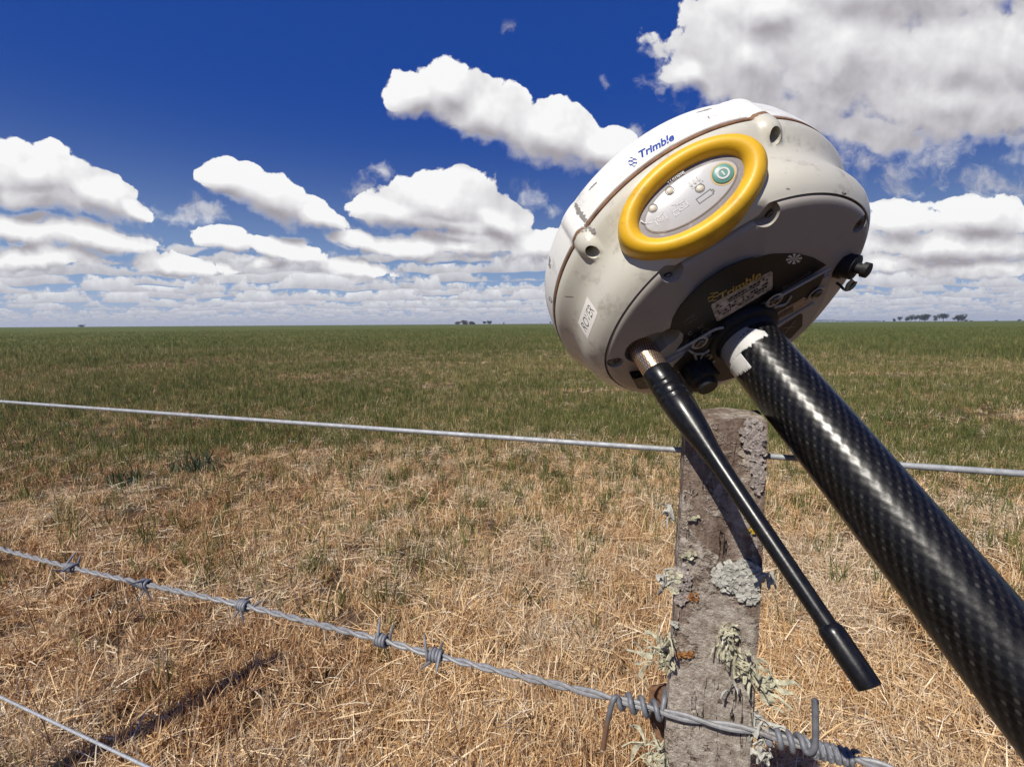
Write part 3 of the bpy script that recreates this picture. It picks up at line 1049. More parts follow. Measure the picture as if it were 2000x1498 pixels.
S0 = max(0, bp_.near(ctrl[1]) - 3.0)
for ph in (0, math.pi):
    pts = []
    s = S0
    while s < bp_.s[-1]:
        t_, u_, v_ = bp_.frame(s)
        a = twist_phase(s) + ph
        pts.append(bp_.pos(s) + (u_ * math.cos(a) + v_ * math.sin(a)) * .00112 - bw_root.location)
        s += .0018
    vs, fs = tube_data(pts, .00122, 8)
    mesh('strand', vs, fs, STRAND, bw_root)


def barb(px, py, seed, wraps=2.6, rot=0.0, length=.0135, pitch=.0022):
    rnd = random.Random(seed)
    s0 = bp_.near(at(px, py, FB))
    parts = []
    for j, (shift, ph) in enumerate(((-.0016, rot), (.0016, rot + 2.0))):
        t_, u_, v_ = bp_.frame(s0)
        pts = []
        n = 40
        a0 = ph; a1 = ph + wraps * 2 * math.pi
        rr = .0033
        for end in (0, 1):
            pass
        d0 = (-(u_ * -math.sin(a0) + v_ * math.cos(a0)) + t_ * rnd.uniform(-.5, -.1)).normalized()
        c0 = bp_.pos(s0 + shift - wraps * pitch / 2)
        p0 = c0 + (u_ * math.cos(a0) + v_ * math.sin(a0)) * rr
        pts += [p0 + d0 * length * rnd.uniform(.8, 1.15), p0 + d0 * length * .5, p0 + d0 * .002]
        for i in range(n):
            f = i / (n - 1)
            a = a0 + (a1 - a0) * f
            c = bp_.pos(s0 + shift + (f - .5) * wraps * pitch)
            pts.append(c + (u_ * math.cos(a) + v_ * math.sin(a)) * rr)
        d1 = ((u_ * -math.sin(a1) + v_ * math.cos(a1)) + t_ * rnd.uniform(.1, .5)).normalized()
        p1 = pts[-1]
        pts += [p1 + d1 * .002, p1 + d1 * length * .5, p1 + d1 * length * rnd.uniform(.8, 1.15)]
        rads = [.00025, .00095] + [.0011] * (len(pts) - 4) + [.00095, .00025]
        parts.append(tube_data([q - bw_root.location for q in pts], rads, 8))
    return mesh('barb', *join_data(parts), ZINC, bw_root)


for i, (x, y, ro) in enumerate([(142, 1108, .6), (284, 1140, 2.2), (474, 1182, 4.0), (747, 1250, 5.2), (852, 1279, 1.2)]):
    barb(x, y, 40 + i, rot=ro)
barb(1625, 1471, 60, wraps=5.5, rot=.4, length=.004, pitch=.0030)
barb(1000 - 1130, 1038, 61, rot=2.0)

# ---- tie wire that lashes it to the post
tr = empty('tie_wire', loc=at(1385, 1411, FB))
tag(tr, 'thick grey tie wire coiled round the barbed wire on both sides of the post', 'tie wire')


def coil(a, b, turns, rr, ph, n=20):
    s0, s1 = bp_.near(at(*a, FB)), bp_.near(at(*b, FB))
    pts = []
    m = int(n * turns)
    for i in range(m + 1):
        f = i / m
        s = s0 + (s1 - s0) * f
        t_, u_, v_ = bp_.frame(s)
        an = ph + 2 * math.pi * turns * f
        pts.append(bp_.pos(s) + (u_ * math.cos(an) + v_ * math.sin(an)) * rr)
    return pts


def smooth_path(pts, it=2):
    for _ in range(it):
        pts = [pts[0]] + [(pts[i - 1] + pts[i] * 2 + pts[i + 1]) * .25 for i in range(1, len(pts) - 1)] + [pts[-1]]
    return pts


def dense(pts, step=.0015):
    out = []
    for a, b in zip(pts, pts[1:]):
        k = max(1, int((b - a).length / step))
        out += [a.lerp(b, i / k) for i in range(k)]
    return out + [pts[-1]]


L1 = dense([at(1178, 1462, FB + .007), at(1184, 1420, FB + .006), at(1192, 1385, FB + .005), at(1200, 1358, FB + .0045)])
cl = coil((1206, 1366), (1292, 1388), 3.5, .0041, 0.2)
back = dense([at(1298, 1362, FB - .003), at(1301, 1346, .004), at(1312, 1345, -.010), at(1330, 1348, -PT - .004)])
back2 = dense([at(1450, 1390, -PT - .004), at(1482, 1420, -.006)])
crl = coil((1500, 1434), (1570, 1455), 3.0, .0041, 1.8)
up = dense([at(1583, 1474, FB + .005), at(1592, 1462, FB + .005), at(1593, 1430, FB + .004), at(1592, 1366, FB + .002)])
left_pts = smooth_path(L1 + cl + back, 4)
right_pts = smooth_path(back2 + crl + up, 4)
full = left_pts + dense([left_pts[-1], right_pts[0]]) + right_pts
vs, fs = tube_data([q - tr.location for q in full], .00150, 10)
TIE, t, b = material('tie_wire_steel', (.2, .2, .22), .55, .2)
P = coords(t)
n = t.noise(P, 200.0, 5.0, 0.65)
spt = t.new('ShaderNodeSeparateXYZ'); t.put(spt.inputs[0], P)
grey = t.ramp(n, [(0.3, (.11, .115, .13)), (0.6, (.20, .205, .225)), (0.85, (.33, .33, .35))])
rustend = t.math('MULTIPLY', t.smooth(spt.outputs[2], -.004, -.014), t.smooth(spt.outputs[0], -.02, -.03))
t.put(b.inputs['Base Color'], t.mix(rustend, grey, (.20, .115, .07)))
t.put(b.inputs['Normal'], t.bump(t.noise(P, 600.0, 4.0, 0.6), 0.3, 0.0004))
mesh('tie_loop', vs, fs, TIE, tr)

# ------------------------------------------------------------------ the satellite receiver on its pole
from mathutils.bvhtree import BVHTree
US = 0.016                                             # one unit = the pole's radius
RX = Vector((0.84048, -0.17489, 0.51285)); RF = Vector((-0.46911, -0.70855, 0.52716)); RA = Vector((-0.27118, 0.68365, 0.67756))
RO = Vector((0.128733, 0.262184, HC - 0.0052115))
RM = Matrix.Identity(4)
for i in range(3):
    RM[i][0] = RX[i]; RM[i][1] = -RF[i]; RM[i][2] = RA[i]
RM.translation = RO
RMI = RM.inverted()
RM3I = RM.to_3x3().inverted()


def LU(x, f, h):
    """receiver units: right, to the front, along the axis -> local metres"""
    return Vector((x * US, -f * US, (h - 8.8) * US))


CAML = RMI @ Vector((0, 0, HC))


def rayl(px, py):
    return (RM3I @ cam_ray(px, py)).normalized()


def on_plane(px, py, p0, n):
    d = rayl(px, py)
    return CAML + d * ((p0 - CAML).dot(n) / d.dot(n))


def on_h(px, py, h):
    return on_plane(px, py, LU(0, 0, h), Vector((0, 0, 1)))


# materials
def plastic(name, col, rough, dirt=0.35, bump=.06, dirtcol=(.20, .17, .14), scale=60.0):
    m, t, b = material(name, col, rough)
    P = coords(t)
    d = t.math('MULTIPLY', t.smooth(t.math('ADD', t.noise(P, scale, 6.0, .68), t.math('MULTIPLY', t.noise(P, scale * 7, 3.0, .6), .22)), .61, .86), dirt)
    st = t.new('ShaderNodeMapping'); t.put(st.inputs[0], P); st.inputs['Rotation'].default_value = (.4, .2, .7); st.inputs['Scale'].default_value = (1, 9, 3)
    sc1 = t.math('MULTIPLY', t.smooth(t.noise(st.outputs[0], 55.0, 4.0, .6), .66, .72), dirt * .6)
    soft = t.noise(P, 22.0, 4.0, .6)
    c0 = t.mix(t.smooth(soft, .35, .75, 0.0, .25), col, tuple(c * .80 for c in col))
    t.put(b.inputs['Base Color'], t.mix(t.math('MAXIMUM', d, sc1), c0, dirtcol))
    t.put(b.inputs['Roughness'], t.math('ADD', rough - .06, t.math('MULTIPLY', soft, .16)))
    t.put(b.inputs['Normal'], t.bump(t.noise(P, 900.0, 3.0, .6), bump, .0006))
    return m


CAPM = plastic('white_dome_plastic', (.80, .79, .74), .42, .42)
BODYM = plastic('grey_shell_plastic', (.60, .575, .485), .36, .60)
PLATEM = plastic('grey_base_plastic', (.37, .34, .30), .36, .25)
YELM = plastic('yellow_rubber', (.80, .46, .018), .42, .45, .10, (.20, .12, .02), 45.0)
BLACKP, t, b = material('black_plastic', (.008, .008, .009), .28, 0, .4)
P = coords(t)
t.put(b.inputs['Roughness'], t.ramp(t.noise(P, 150.0, 5.0, .65), [(.3, (.24, .24, .24)), (.7, (.36, .36, .36))]))
t.put(b.inputs['Base Color'], t.ramp(t.noise(P, 300.0, 5.0, .7), [(.45, (.006, .006, .007)), (.75, (.014, .0135, .013))]))
t.put(b.inputs['Normal'], t.bump(t.noise(P, 500.0, 3.0, .6), .08, .0005))
RUBBER = plastic('black_rubber', (.008, .008, .009), .6, .3, .15, (.045, .04, .038), 80.0)
LABELM = plastic('black_label_film', (.006, .005, .0045), .5, .35, .02, (.02, .015, .012), 110.0)
REARM = plastic('dark_brown_film', (.014, .0095, .008), .55, .35, .03, (.06, .045, .035), 110.0)
GASKET, t, b = material('brown_gasket', (.20, .095, .045), .7)
P = coords(t)
t.put(b.inputs['Base Color'], t.ramp(t.noise(P, 120.0, 5.0, .7), [(.3, (.085, .040, .022)), (.6, (.23, .115, .055)), (.8, (.36, .22, .12))]))
SCREWM = material('screw_steel', (.16, .15, .14), .35, .9)[0]
DARK = material('recess_dark', (.02, .018, .016), .7)[0]
BLUE = material('blue_print', (.012, .055, .30), .45)[0]
GOLD = material('gold_print', (.42, .28, .055), .45)[0]
GREYP = material('grey_print', (.16, .15, .14), .5)[0]
PALEP = material('pale_print', (.62, .60, .58), .5)[0]
INK = material('black_ink', (.02, .02, .022), .6)[0]
STICK = plastic('paper_sticker', (.86, .83, .76), .6, .25, .02, (.35, .28, .2))
LBLW, t, b = material('worn_white_label', (.5, .46, .40), .5)
P = coords(t)
rows = t.new('ShaderNodeMapping'); t.put(rows.inputs[0], P); rows.inputs['Scale'].default_value = (1, 1, 1)
t.put(b.inputs['Base Color'], t.ramp(t.noise(P, 260.0, 6.0, .75), [(.34, (.16, .12, .09)), (.5, (.42, .36, .30)), (.66, (.60, .55, .49))]))
LBLO, t, b = material('worn_tan_label', (.4, .3, .2), .5)
P = coords(t)
t.put(b.inputs['Base Color'], t.ramp(t.noise(P, 300.0, 6.0, .75), [(.34, (.14, .08, .045)), (.5, (.36, .25, .155)), (.66, (.52, .40, .28))]))
PANELM = plastic('panel_film', (.55, .55, .555), .30, .2, .03)
PRIM = plastic('panel_border', (.24, .22, .225), .45, .5, .08, (.55, .52, .50), 160.0)
TEAL, t, b = material('teal_button', (.13, .32, .27), .35)
LEDM = material('cream_lamp', (.66, .60, .48), .35)[0]
BRASS, t, b = material('knurled_brass', (.62, .47, .34), .32, .85)
P = coords(t, 'UV')
mp = t.new('ShaderNodeMapping'); t.put(mp.inputs[0], P); mp.inputs['Scale'].default_value = (1, 1, 1)
sx = t.new('ShaderNodeSeparateXYZ'); t.put(sx.inputs[0], P)
ka = t.math('SINE', t.math('ADD', t.math('MULTIPLY', sx.outputs[0], 34 * 2 * math.pi), t.math('MULTIPLY', sx.outputs[1], 13 * 2 * math.pi)))
kb = t.math('SINE', t.math('SUBTRACT', t.math('MULTIPLY', sx.outputs[0], 34 * 2 * math.pi), t.math('MULTIPLY', sx.outputs[1], 13 * 2 * math.pi)))
kn = t.math('MAXIMUM', ka, kb)
t.put(b.inputs['Base Color'], t.mix(t.smooth(kn, .2, .9), (.70, .52, .37), (.22, .15, .10)))
t.put(b.inputs['Normal'], t.bump(kn, -.8, .0006))

rcv = empty('satellite_receiver', RM)
tag(rcv, 'scuffed white and grey round satellite receiver with yellow ring screwed on the pole', 'gps receiver')

BTH = math.asin(3.12 / 5.75)


def cosb(th):
    return smoothstep(-.6, .5, math.cos(th))


def rplate(th):
    r = 4.0 + .85 * cosb(th)
    w = ((th + math.pi) % (2 * math.pi)) - math.pi
    s = smoothstep(.33, .27, abs(w))
    return r * (1 - s) + (4.36 / math.cos(w)) * s if s > 0 else r


def with_boss(r, h, th):
    for k in (BTH, -BTH, math.pi - BTH, math.pi + BTH):
        w = ((th - k + math.pi) % (2 * math.pi)) - math.pi
        d = abs(w) * 5.6
        # a half round column, its lower end rounded off, its top dying into the dome
        half = .44
        if h < 11.8:
            q = (11.8 - h) / .66
            half = .44 * math.sqrt(max(0.0, 1 - q * q)) if q < 1 else 0
        if half > 0 and d < half + .12:
            top = 1.0 if h < 12.9 else smoothstep(13.9, 12.9, h)
            bulge = 5.52 + .38 * math.sqrt(max(0.0, 1 - (d / max(half, .01)) ** 2)) * (half / .44) ** .8 - .25 * (1 - half / .44) if d < half else 5.3
            r2 = max(r, bulge * top + r * (1 - top))
            # soft fillet
            r = r2
    return r


PROF = [(12.05, 5.66, 5.66), (12.0, 5.74, 5.74), (11.9, 5.75, 5.75), (11.74, 5.73, 5.73), (11.62, 5.68, 5.68), (11.45, 5.56, 5.56), (11.3, 5.46, 5.44), (11.15, 5.37, 5.36), (11.05, 5.33, 5.3), (10.95, 5.30, 5.26),
        (10.85, 5.28, 5.24), (10.75, 5.275, 5.2), (10.6, 5.28, 5.15), (10.4, 5.30, 5.06), (10.2, 5.32, 4.94), (10.0, 5.32, 4.8), (9.8, 5.29, 4.62), (9.65, 5.23, 4.48), (9.5, 5.15, 4.32), (9.38, 5.06, 4.2), (9.3, 4.98, 4.12)]
NT_ = 600
bv, rows_ = [], []
for (h, rf_, rb_) in PROF:
    rows_.append([(with_boss(rb_ + (rf_ - rb_) * cosb(2 * math.pi * k / NT_), h, 2 * math.pi * k / NT_), h) for k in range(NT_)])
rows_.append([(rplate(2 * math.pi * k / NT_) + .07, 9.24) for k in range(NT_)])
rows_.append([(rplate(2 * math.pi * k / NT_) + .045, 9.26) for k in range(NT_)])
rows_.append([(rplate(2 * math.pi * k / NT_) + .04, 9.5) for k in range(NT_)])


def rows_mesh(name, rows, mat, parent, top_c=None, bot_c=None, angle=45):
    vs, fs = [], []
    n = len(rows[0])
    for row in rows:
        for k, (r, h) in enumerate(row):
            th = 2 * math.pi * k / n
            vs.append(LU(r * math.sin(th), r * math.cos(th), h))
    for i in range(len(rows) - 1):
        for k in range(n):
            a = i * n + k; c = i * n + (k + 1) % n
            fs.append((a, c, c + n, a + n))
    if top_c is not None:
        vs.append(LU(0, 0, top_c)); q = len(vs) - 1
        fs += [(q, (k + 1) % n, k) for k in range(n)]
    if bot_c is not None:
        vs.append(LU(0, 0, bot_c)); q = len(vs) - 1; o = (len(rows) - 1) * n
        fs += [(q, o + k, o + (k + 1) % n) for k in range(n)]
    o = mesh(name, vs, fs, mat, parent, angle=angle)
    return fix_normals(o)


def cyl_cut(p0, p1, r, n=32):
    """throw-away cutter in receiver space"""
    vs, fs = tube_data([p0, p1], r, n)
    me = bpy.data.meshes.new('cutter'); me.from_pydata([tuple(v) for v in vs], [], fs)
    o = bpy.data.objects.new('cutter', me); C.objects.link(o); o.matrix_world = RM
    fix_normals(o)
    return o


shell = rows_mesh('lower_shell', rows_, BODYM, rcv, 12.06, 9.5)
bpy.context.view_layer.update()
for sgn in (1, -1):
    bx, bf = 5.62 * math.sin(sgn * BTH), 5.62 * math.cos(BTH)
    boolean(shell, cyl_cut(LU(bx * .985, bf * .985, 10.4), LU(bx, bf, 11.92), .20 * US))
tl = R(25.8)
cn = Vector((0, -math.cos(tl), -math.sin(tl))); cv_ = Vector((0, -math.sin(tl), math.cos(tl)))
cvs = []
for w in (-.75, 1.6):
    for k in range(48):
        a = 2 * math.pi * k / 48
        cvs.append(LU(-.05, 5.5, 10.25) + Vector((1, 0, 0)) * (1.86 * US * math.cos(a)) + cv_ * (1.04 * US * math.sin(a)) + cn * (w * US))
cfs = [tuple(range(48)), tuple(range(48, 96))] + [(k, (k + 1) % 48, 48 + (k + 1) % 48, 48 + k) for k in range(48)]
cme = bpy.data.meshes.new('cutter'); cme.from_pydata([tuple(v) for v in cvs], [], cfs)
cob = bpy.data.objects.new('cutter', cme); C.objects.link(cob); cob.matrix_world = RM
fix_normals(cob)
bpy.context.view_layer.update()
boolean(shell, cob)
shell.data.set_sharp_from_angle(angle=R(45))
# dome
cap_prof = [(12.16, 5.70), (12.22, 5.77), (12.45, 5.78), (12.8, 5.765), (13.1, 5.74), (13.3, 5.72), (13.42, 5.69), (13.5, 5.64), (13.62, 5.60), (13.75, 5.50), (13.9, 5.32), (14.05, 5.05), (14.2, 4.65), (14.35, 4.0), (14.5, 3.0), (14.6, 1.6)]
crow = [[(with_boss(r, h, 2 * math.pi * k / NT_), h) for k in range(NT_)] for h, r in cap_prof]
dome = rows_mesh('dome', crow, CAPM, rcv, 12.15, 14.65)
grow = [[(with_boss(r, h, 2 * math.pi * k / NT_) , h) for k in range(NT_)] for h, r in ((12.01, 5.69), (12.045, 5.768), (12.155, 5.768), (12.2, 5.69))]
rows_mesh('seam_gasket', grow, GASKET, rcv, 12.01, 12.2)

# base plate
prow = []
for (k1, h) in ((1.0, 9.42), (1.0, 9.22), (.993, 9.15), (.98, 9.10), (.955, 9.055), (.92, 9.02), (.86, 8.97), (.80, 8.91), (.75, 8.85), (.72, 8.815), (.70, 8.80)):
    prow.append([(rplate(2 * math.pi * k / 300) * k1, h) for k in range(300)])
plate = rows_mesh('base_plate', prow, PLATEM, rcv, 9.42, 8.80, angle=40)
for x, f, h1, r in ((1.42, 4.44, 9.38, .36), (-1.42, 4.44, 9.38, .36), (4.2, 1.78, 9.25, .27), (-4.2, 1.78, 9.25, .27), (-3.15, 1.85, 9.3, .66), (-2.75, 1.95, 9.305, .56), (-2.3, 1.95, 9.31, .44)):
    boolean(plate, cyl_cut(LU(x, f, 8.2), LU(x, f, h1), r * US))
plate.data.set_sharp_from_angle(angle=R(40))


def screw(x, f, h, r, parent=rcv, up=Vector((0, 0, -1)), rot=.4):
    """pan head with a cross recess"""
    c = LU(x, f, h) if not isinstance(x, Vector) else x
    rr = r * US
    t1 = up.orthogonal().normalized(); t2 = up.cross(t1)
    vs, fs = [], []
    prof = [(1.0, -.3), (1.0, .25), (.85, .42), (.5, .5), (.0, .52)]
    n = 16
    for (q, z) in prof[:-1]:
        for k in range(n):
            a = 2 * math.pi * k / n
            vs.append(c + (t1 * math.cos(a) + t2 * math.sin(a)) * rr * q + up * rr * z)
    vs.append(c + up * rr * .52)
    m = len(prof) - 1
    for i in range(m - 1):
        for k in range(n):
            a = i * n + k; b2 = i * n + (k + 1) % n
            fs.append((a, b2, b2 + n, a + n))
    fs += [((m - 1) * n + k, (m - 1) * n + (k + 1) % n, m * n) for k in range(n)]
    o = mesh('screw', vs, fs, SCREWM, parent, angle=35)
    fix_normals(o)
    vs, fs = [], []
    for ang in (rot, rot + math.pi / 2):
        a = t1 * math.cos(ang) + t2 * math.sin(ang); b2 = up.cross(a)
        o0 = len(vs)
        for sx_, sy_ in ((-1, -1), (1, -1), (1, 1), (-1, 1)):
            vs.append(c + a * rr * .55 * sx_ + b2 * rr * .13 * sy_ + up * rr * .535)
        fs.append((o0, o0 + 1, o0 + 2, o0 + 3))
    mesh('cross_recess', vs, fs, DARK, o, smooth=False)
    return o


for sgn in (1, -1):
    sc0 = on_h(1304 if sgn < 0 else 1507, 543 if sgn < 0 else 420, 9.33)
    screw(sc0, 0, 0, .185, rot=.5 * sgn)
    screw(4.2 * sgn, 1.78, 9.2, .18)
    screw(5.61 * math.sin(sgn * BTH), 5.61 * math.cos(BTH), 11.74, .17)

# yellow ring and key panel
RC = LU(-.05, 5.5, 10.25)
tl = R(25.8)
RN = Vector((0, -math.cos(tl), -math.sin(tl)))          # outward
RV = Vector((0, -math.sin(tl), math.cos(tl)))           # up in the face
RH = Vector((1, 0, 0))
ra = R(4)
RH, RV = (RH * math.cos(ra) + RV * math.sin(ra)), (RV * math.cos(ra) - RH * math.sin(ra))


def PN(x, v, w=0.0):
    return RC + RH * (x * US) + RV * (v * US) + RN * (w * US)


def ell_rows(name, rows, mat, parent, n=96, cap=True):
    vs, fs = [], []
    for (a, b2, w) in rows:
        for k in range(n):
            t_ = 2 * math.pi * k / n
            vs.append(PN(a * math.cos(t_), b2 * math.sin(t_), w))
    for i in range(len(rows) - 1):
        for k in range(n):
            p = i * n + k; q = i * n + (k + 1) % n
            fs.append((p, q, q + n, p + n))
    if cap:
        fs.append(tuple((len(rows) - 1) * n + k for k in range(n)))
    o = mesh(name, vs, fs, mat, parent, angle=50)
    return fix_normals(o)


ell_rows('rubber_ring', [(2.24, 1.42, -1.15), (2.24, 1.42, -.55), (2.22, 1.40, -.28), (2.18, 1.35, -.05), (2.11, 1.27, .09), (2.0, 1.17, .16), (1.90, 1.08, .19), (1.79, .98, .16), (1.69, .89, .09), (1.62, .82, -.01), (1.57, .78, -.14), (1.56, .77, -.28)], YELM, rcv, cap=False)
pan = ell_rows('key_panel', [(1.80, .98, -.30), (1.80, .98, -.125), (1.55, .77, -.11), (1.44, .66, -.11), (1.43, .65, -.095), (1.40, .63, -.09)], PRIM, rcv)
face = ell_rows('panel_face', [(1.385, .615, -.12), (1.385, .615, -.082), (1.37, .60, -.075)], PANELM, pan)


def px_panel(px, py, w=-.07):
    q = on_plane(px, py, PN(0, 0, w), RN)
    d = q - RC
    return d.dot(RH) / US, d.dot(RV) / US


def disc(name, x, v, r, w0, w1, mat, parent, dome_=.3, n=28):
    rows = [(r, w0), (r, w1 - (w1 - w0) * .3), (r * .93, w1), (r * .5, w1 + (w1 - w0) * dome_ * .6)]
    vs, fs = [], []
    for (q, w) in rows:
        for k in range(n):
            t_ = 2 * math.pi * k / n
            vs.append(PN(x + q * math.cos(t_), v + q * math.sin(t_), w))
    vs.append(PN(x, v, w1 + (w1 - w0) * dome_))
    for i in range(len(rows) - 1):
        for k in range(n):
            a = i * n + k; b2 = i * n + (k + 1) % n
            fs.append((a, b2, b2 + n, a + n))
    fs += [((len(rows) - 1) * n + k, (len(rows) - 1) * n + (k + 1) % n, len(vs) - 1) for k in range(n)]
    return fix_normals(mesh(name, vs, fs, mat, parent, angle=50))


def flat_ring(x, v, r0, r1, w, n=32, asp=1.0):
    vs = [PN(x + r * math.cos(2 * math.pi * k / n), v + r * asp * math.sin(2 * math.pi * k / n), w) for r in (r0, r1) for k in range(n)]
    return vs, [(k, (k + 1) % n, n + (k + 1) % n, n + k) for k in range(n)]


def line_print(pts, wd, w, closed=False):
    """flat printed strokes on the panel, pts in panel units"""
    if closed:
        pts = pts + [pts[0]]
    vs, fs = [], []
    for a, b2 in zip(pts, pts[1:]):
        d = Vector((b2[0] - a[0], b2[1] - a[1])); L = d.length or 1e-6
        nx, ny = -d.y / L * wd / 2, d.x / L * wd / 2
        ex, ey = d.x / L * wd / 2, d.y / L * wd / 2
        o = len(vs)
        vs += [PN(a[0] + nx - ex, a[1] + ny - ey, w), PN(a[0] - nx - ex, a[1] - ny - ey, w), PN(b2[0] - nx + ex, b2[1] - ny + ey, w), PN(b2[0] + nx + ex, b2[1] + ny + ey, w)]
        fs.append((o, o + 1, o + 2, o + 3))
    return vs, fs


bx_, bv_ = px_panel(1412, 340)
rim = mesh('button_rim', *flat_ring(bx_, bv_, .275, .33, -.068), material('amber_rim', (.60, .40, .16), .5)[0], pan, angle=None)
btn = disc('power_button', bx_, bv_, .285, -.1, -.04, TEAL, pan, .25)
mesh('button_mark', *join_data([flat_ring(bx_, bv_, .12, .17, -.018), line_print([(bx_, bv_ - .055), (bx_, bv_ + .055)], .045, -.017)]), PALEP, pan, angle=None)
for px_, py_ in ((1308, 373), (1275, 407), (1367, 368)):
    lx, lv = px_panel(px_, py_)
    disc('lamp', lx, lv, .098, -.1, -.062, LEDM, pan, .4)
    mesh('lamp_ring', *flat_ring(lx, lv, .105, .135, -.0685), GREYP, pan, angle=None)
# printed symbols
w_ = -.066
prt = []
bx2, bv2 = px_panel(1378, 383)
prt.append(line_print([(bx2 - .24, bv2 - .08), (bx2 + .2, bv2 - .08), (bx2 + .2, bv2 - .03), (bx2 + .25, bv2 - .03), (bx2 + .25, bv2 + .03), (bx2 + .2, bv2 + .03), (bx2 + .2, bv2 + .08), (bx2 - .24, bv2 + .08)], .022, w_, True))
mesh('battery_symbol', *join_data(prt), GREYP, pan, angle=None)
prt = []
ix, iv = px_panel(1332, 402)
prt.append(line_print([(ix - .12, iv - .10), (ix + .14, iv - .10), (ix + .14, iv + .09), (ix - .12, iv + .09)], .030, w_, True))
prt.append(line_print([(ix - .12, iv), (ix - .3, iv), (ix - .3, iv - .14), (ix - .16, iv - .14)], .030, w_))
prt.append(line_print([(ix - .2, iv + .2), (ix - .04, iv + .09)], .030, w_))
prt.append(flat_ring(ix, iv, .04, .06, w_, 16))
ix, iv = px_panel(1290, 428)
prt.append(line_print([(ix - .15, iv - .1), (ix - .15, iv + .1), (ix + .15, iv + .1), (ix + .15, iv - .1)], .032, w_))
prt.append(flat_ring(ix, iv, .06, .085, w_, 18)); prt.append(flat_ring(ix, iv, .0, .03, w_, 10))
ix, iv = px_panel(1357, 354)
for k in (-.14, -.02, .10):
    prt.append(line_print([(ix + k, iv - .08), (ix + k, iv + .07)], .030, w_))
    prt.append(line_print([(ix + k - .03, iv - .03), (ix + k, iv - .08), (ix + k + .03, iv - .03)], .030, w_))
prt.append(line_print([(ix - .17, iv - .13), (ix + .16, iv - .13), (ix + .16, iv - .05)], .030, w_))
ix, iv = px_panel(1258, 437)
prt.append(line_print([(ix - .02, iv + .12), (ix + .01, iv + .02), (ix + .08, iv - .06), (ix + .18, iv - .11)], .04, w_))
mesh('panel_symbols', *join_data(prt), PALEP, pan, angle=None)
tv, tf = text_data('Trimble', 1.0, .02, .15)
ix, iv = px_panel(1318, 346)
ta = math.atan2(px_panel(1336, 336)[1] - px_panel(1302, 356)[1], px_panel(1336, 336)[0] - px_panel(1302, 356)[0])
sc_t = .17
mesh('panel_name', [PN(ix + (v[0] * math.cos(ta) - v[1] * math.sin(ta)) * sc_t, iv + (v[0] * math.sin(ta) + v[1] * math.cos(ta)) * sc_t, w_ + .002) for v in tv], tf, PALEP, pan, angle=None)

# printing and stickers laid on the curved shell
dg = bpy.context.evaluated_depsgraph_get()
dg.update()
vs_all, fs_all = [], []
for o in (shell, dome):
    k = len(vs_all)
    vs_all += [v.co.copy() for v in o.data.vertices]
    fs_all += [tuple(i + k for i in p.vertices) for p in o.data.polygons]
BVH = BVHTree.FromPolygons(vs_all, fs_all)


def stick(px, py, lift):
    d = rayl(px, py)
    hit, nrm, _, _ = BVH.ray_cast(CAML, d)
    if hit is None:
        hit = on_h(px, py, 10); nrm = -d
    if nrm.dot(d) > 0:
        nrm = -nrm
    return hit + nrm * lift


def patch(name, quad, mat, parent, lift=.0001, nu=8, nv=6, shape=None):
    """quad: picture corners (left bottom, right bottom, right top, left top) of a film stuck on the shell"""
    vs, fs = [], []
    for j in range(nv + 1):
        for i in range(nu + 1):
            u, v = i / nu, j / nv
            x = (quad[0][0] * (1 - u) + quad[1][0] * u) * (1 - v) + (quad[3][0] * (1 - u) + quad[2][0] * u) * v
            y = (quad[0][1] * (1 - u) + quad[1][1] * u) * (1 - v) + (quad[3][1] * (1 - u) + quad[2][1] * u) * v
            vs.append(stick(x, y, lift))
    for j in range(nv):
        for i in range(nu):
            a = j * (nu + 1) + i
            fs.append((a, a + 1, a + nu + 2, a + nu + 1))
    return mesh(name, vs, fs, mat, parent, angle=None)


def quad_text(s, quad, lift, bold=.02, shear=0.0, pad=(.1, .2)):
    tv, tf = text_data(s, 1.0, bold, shear)
    xs = [v[0] for v in tv]; ys = [v[1] for v in tv]
    x0, x1_, y0, y1_ = min(xs), max(xs), min(ys), max(ys)
    out = []
    for v in tv:
        u = pad[0] + (1 - 2 * pad[0]) * (v[0] - x0) / (x1_ - x0)
        w = pad[1] + (1 - 2 * pad[1]) * (v[1] - y0) / (y1_ - y0)
        x = (quad[0][0] * (1 - u) + quad[1][0] * u) * (1 - w) + (quad[3][0] * (1 - u) + quad[2][0] * u) * w
        y = (quad[0][1] * (1 - u) + quad[1][1] * u) * (1 - w) + (quad[3][1] * (1 - u) + quad[2][1] * u) * w
        out.append(stick(x, y, lift))
    return out, tf


q = [(1148, 662), (1168, 610), (1147, 579.5), (1129, 630)]
stk = patch('name_sticker', q, STICK, rcv, .00012)
stk['label'] = 'small paper sticker reading ROVER'
mesh('sticker_print', *quad_text('ROVER', q, .00022, -.012, pad=(.10, .24)), INK, stk, angle=None)
# maker's name on the dome: letters and the globe mark
q = [(1250, 311), (1318, 274), (1314, 259), (1246, 297)]
mesh('dome_name', *quad_text('Trimble', q, .0001, .035, .12, pad=(.0, .0)), BLUE, rcv, angle=None)


def globe(cx, cy, r, fn, mat, parent, name):
    parts = []
    for k in range(5):
        yy = -0.8 + .4 * k
        half = math.sqrt(max(0.05, 1 - yy * yy))
        vs = []
        n = 8
        for i in range(n + 1):
            xx = -half + 2 * half * i / n
            by = .18 * math.sin(i / n * math.pi * 2) * (1 if k % 2 else -1)
            for s in (-1, 1):
                vs.append(fn(cx + r * xx, cy + r * (yy + by + s * .10)))
        parts.append((vs, [(2 * i, 2 * i + 2, 2 * i + 3, 2 * i + 1) for i in range(n)]))
    return mesh(name, *join_data(parts), mat, parent, angle=None)


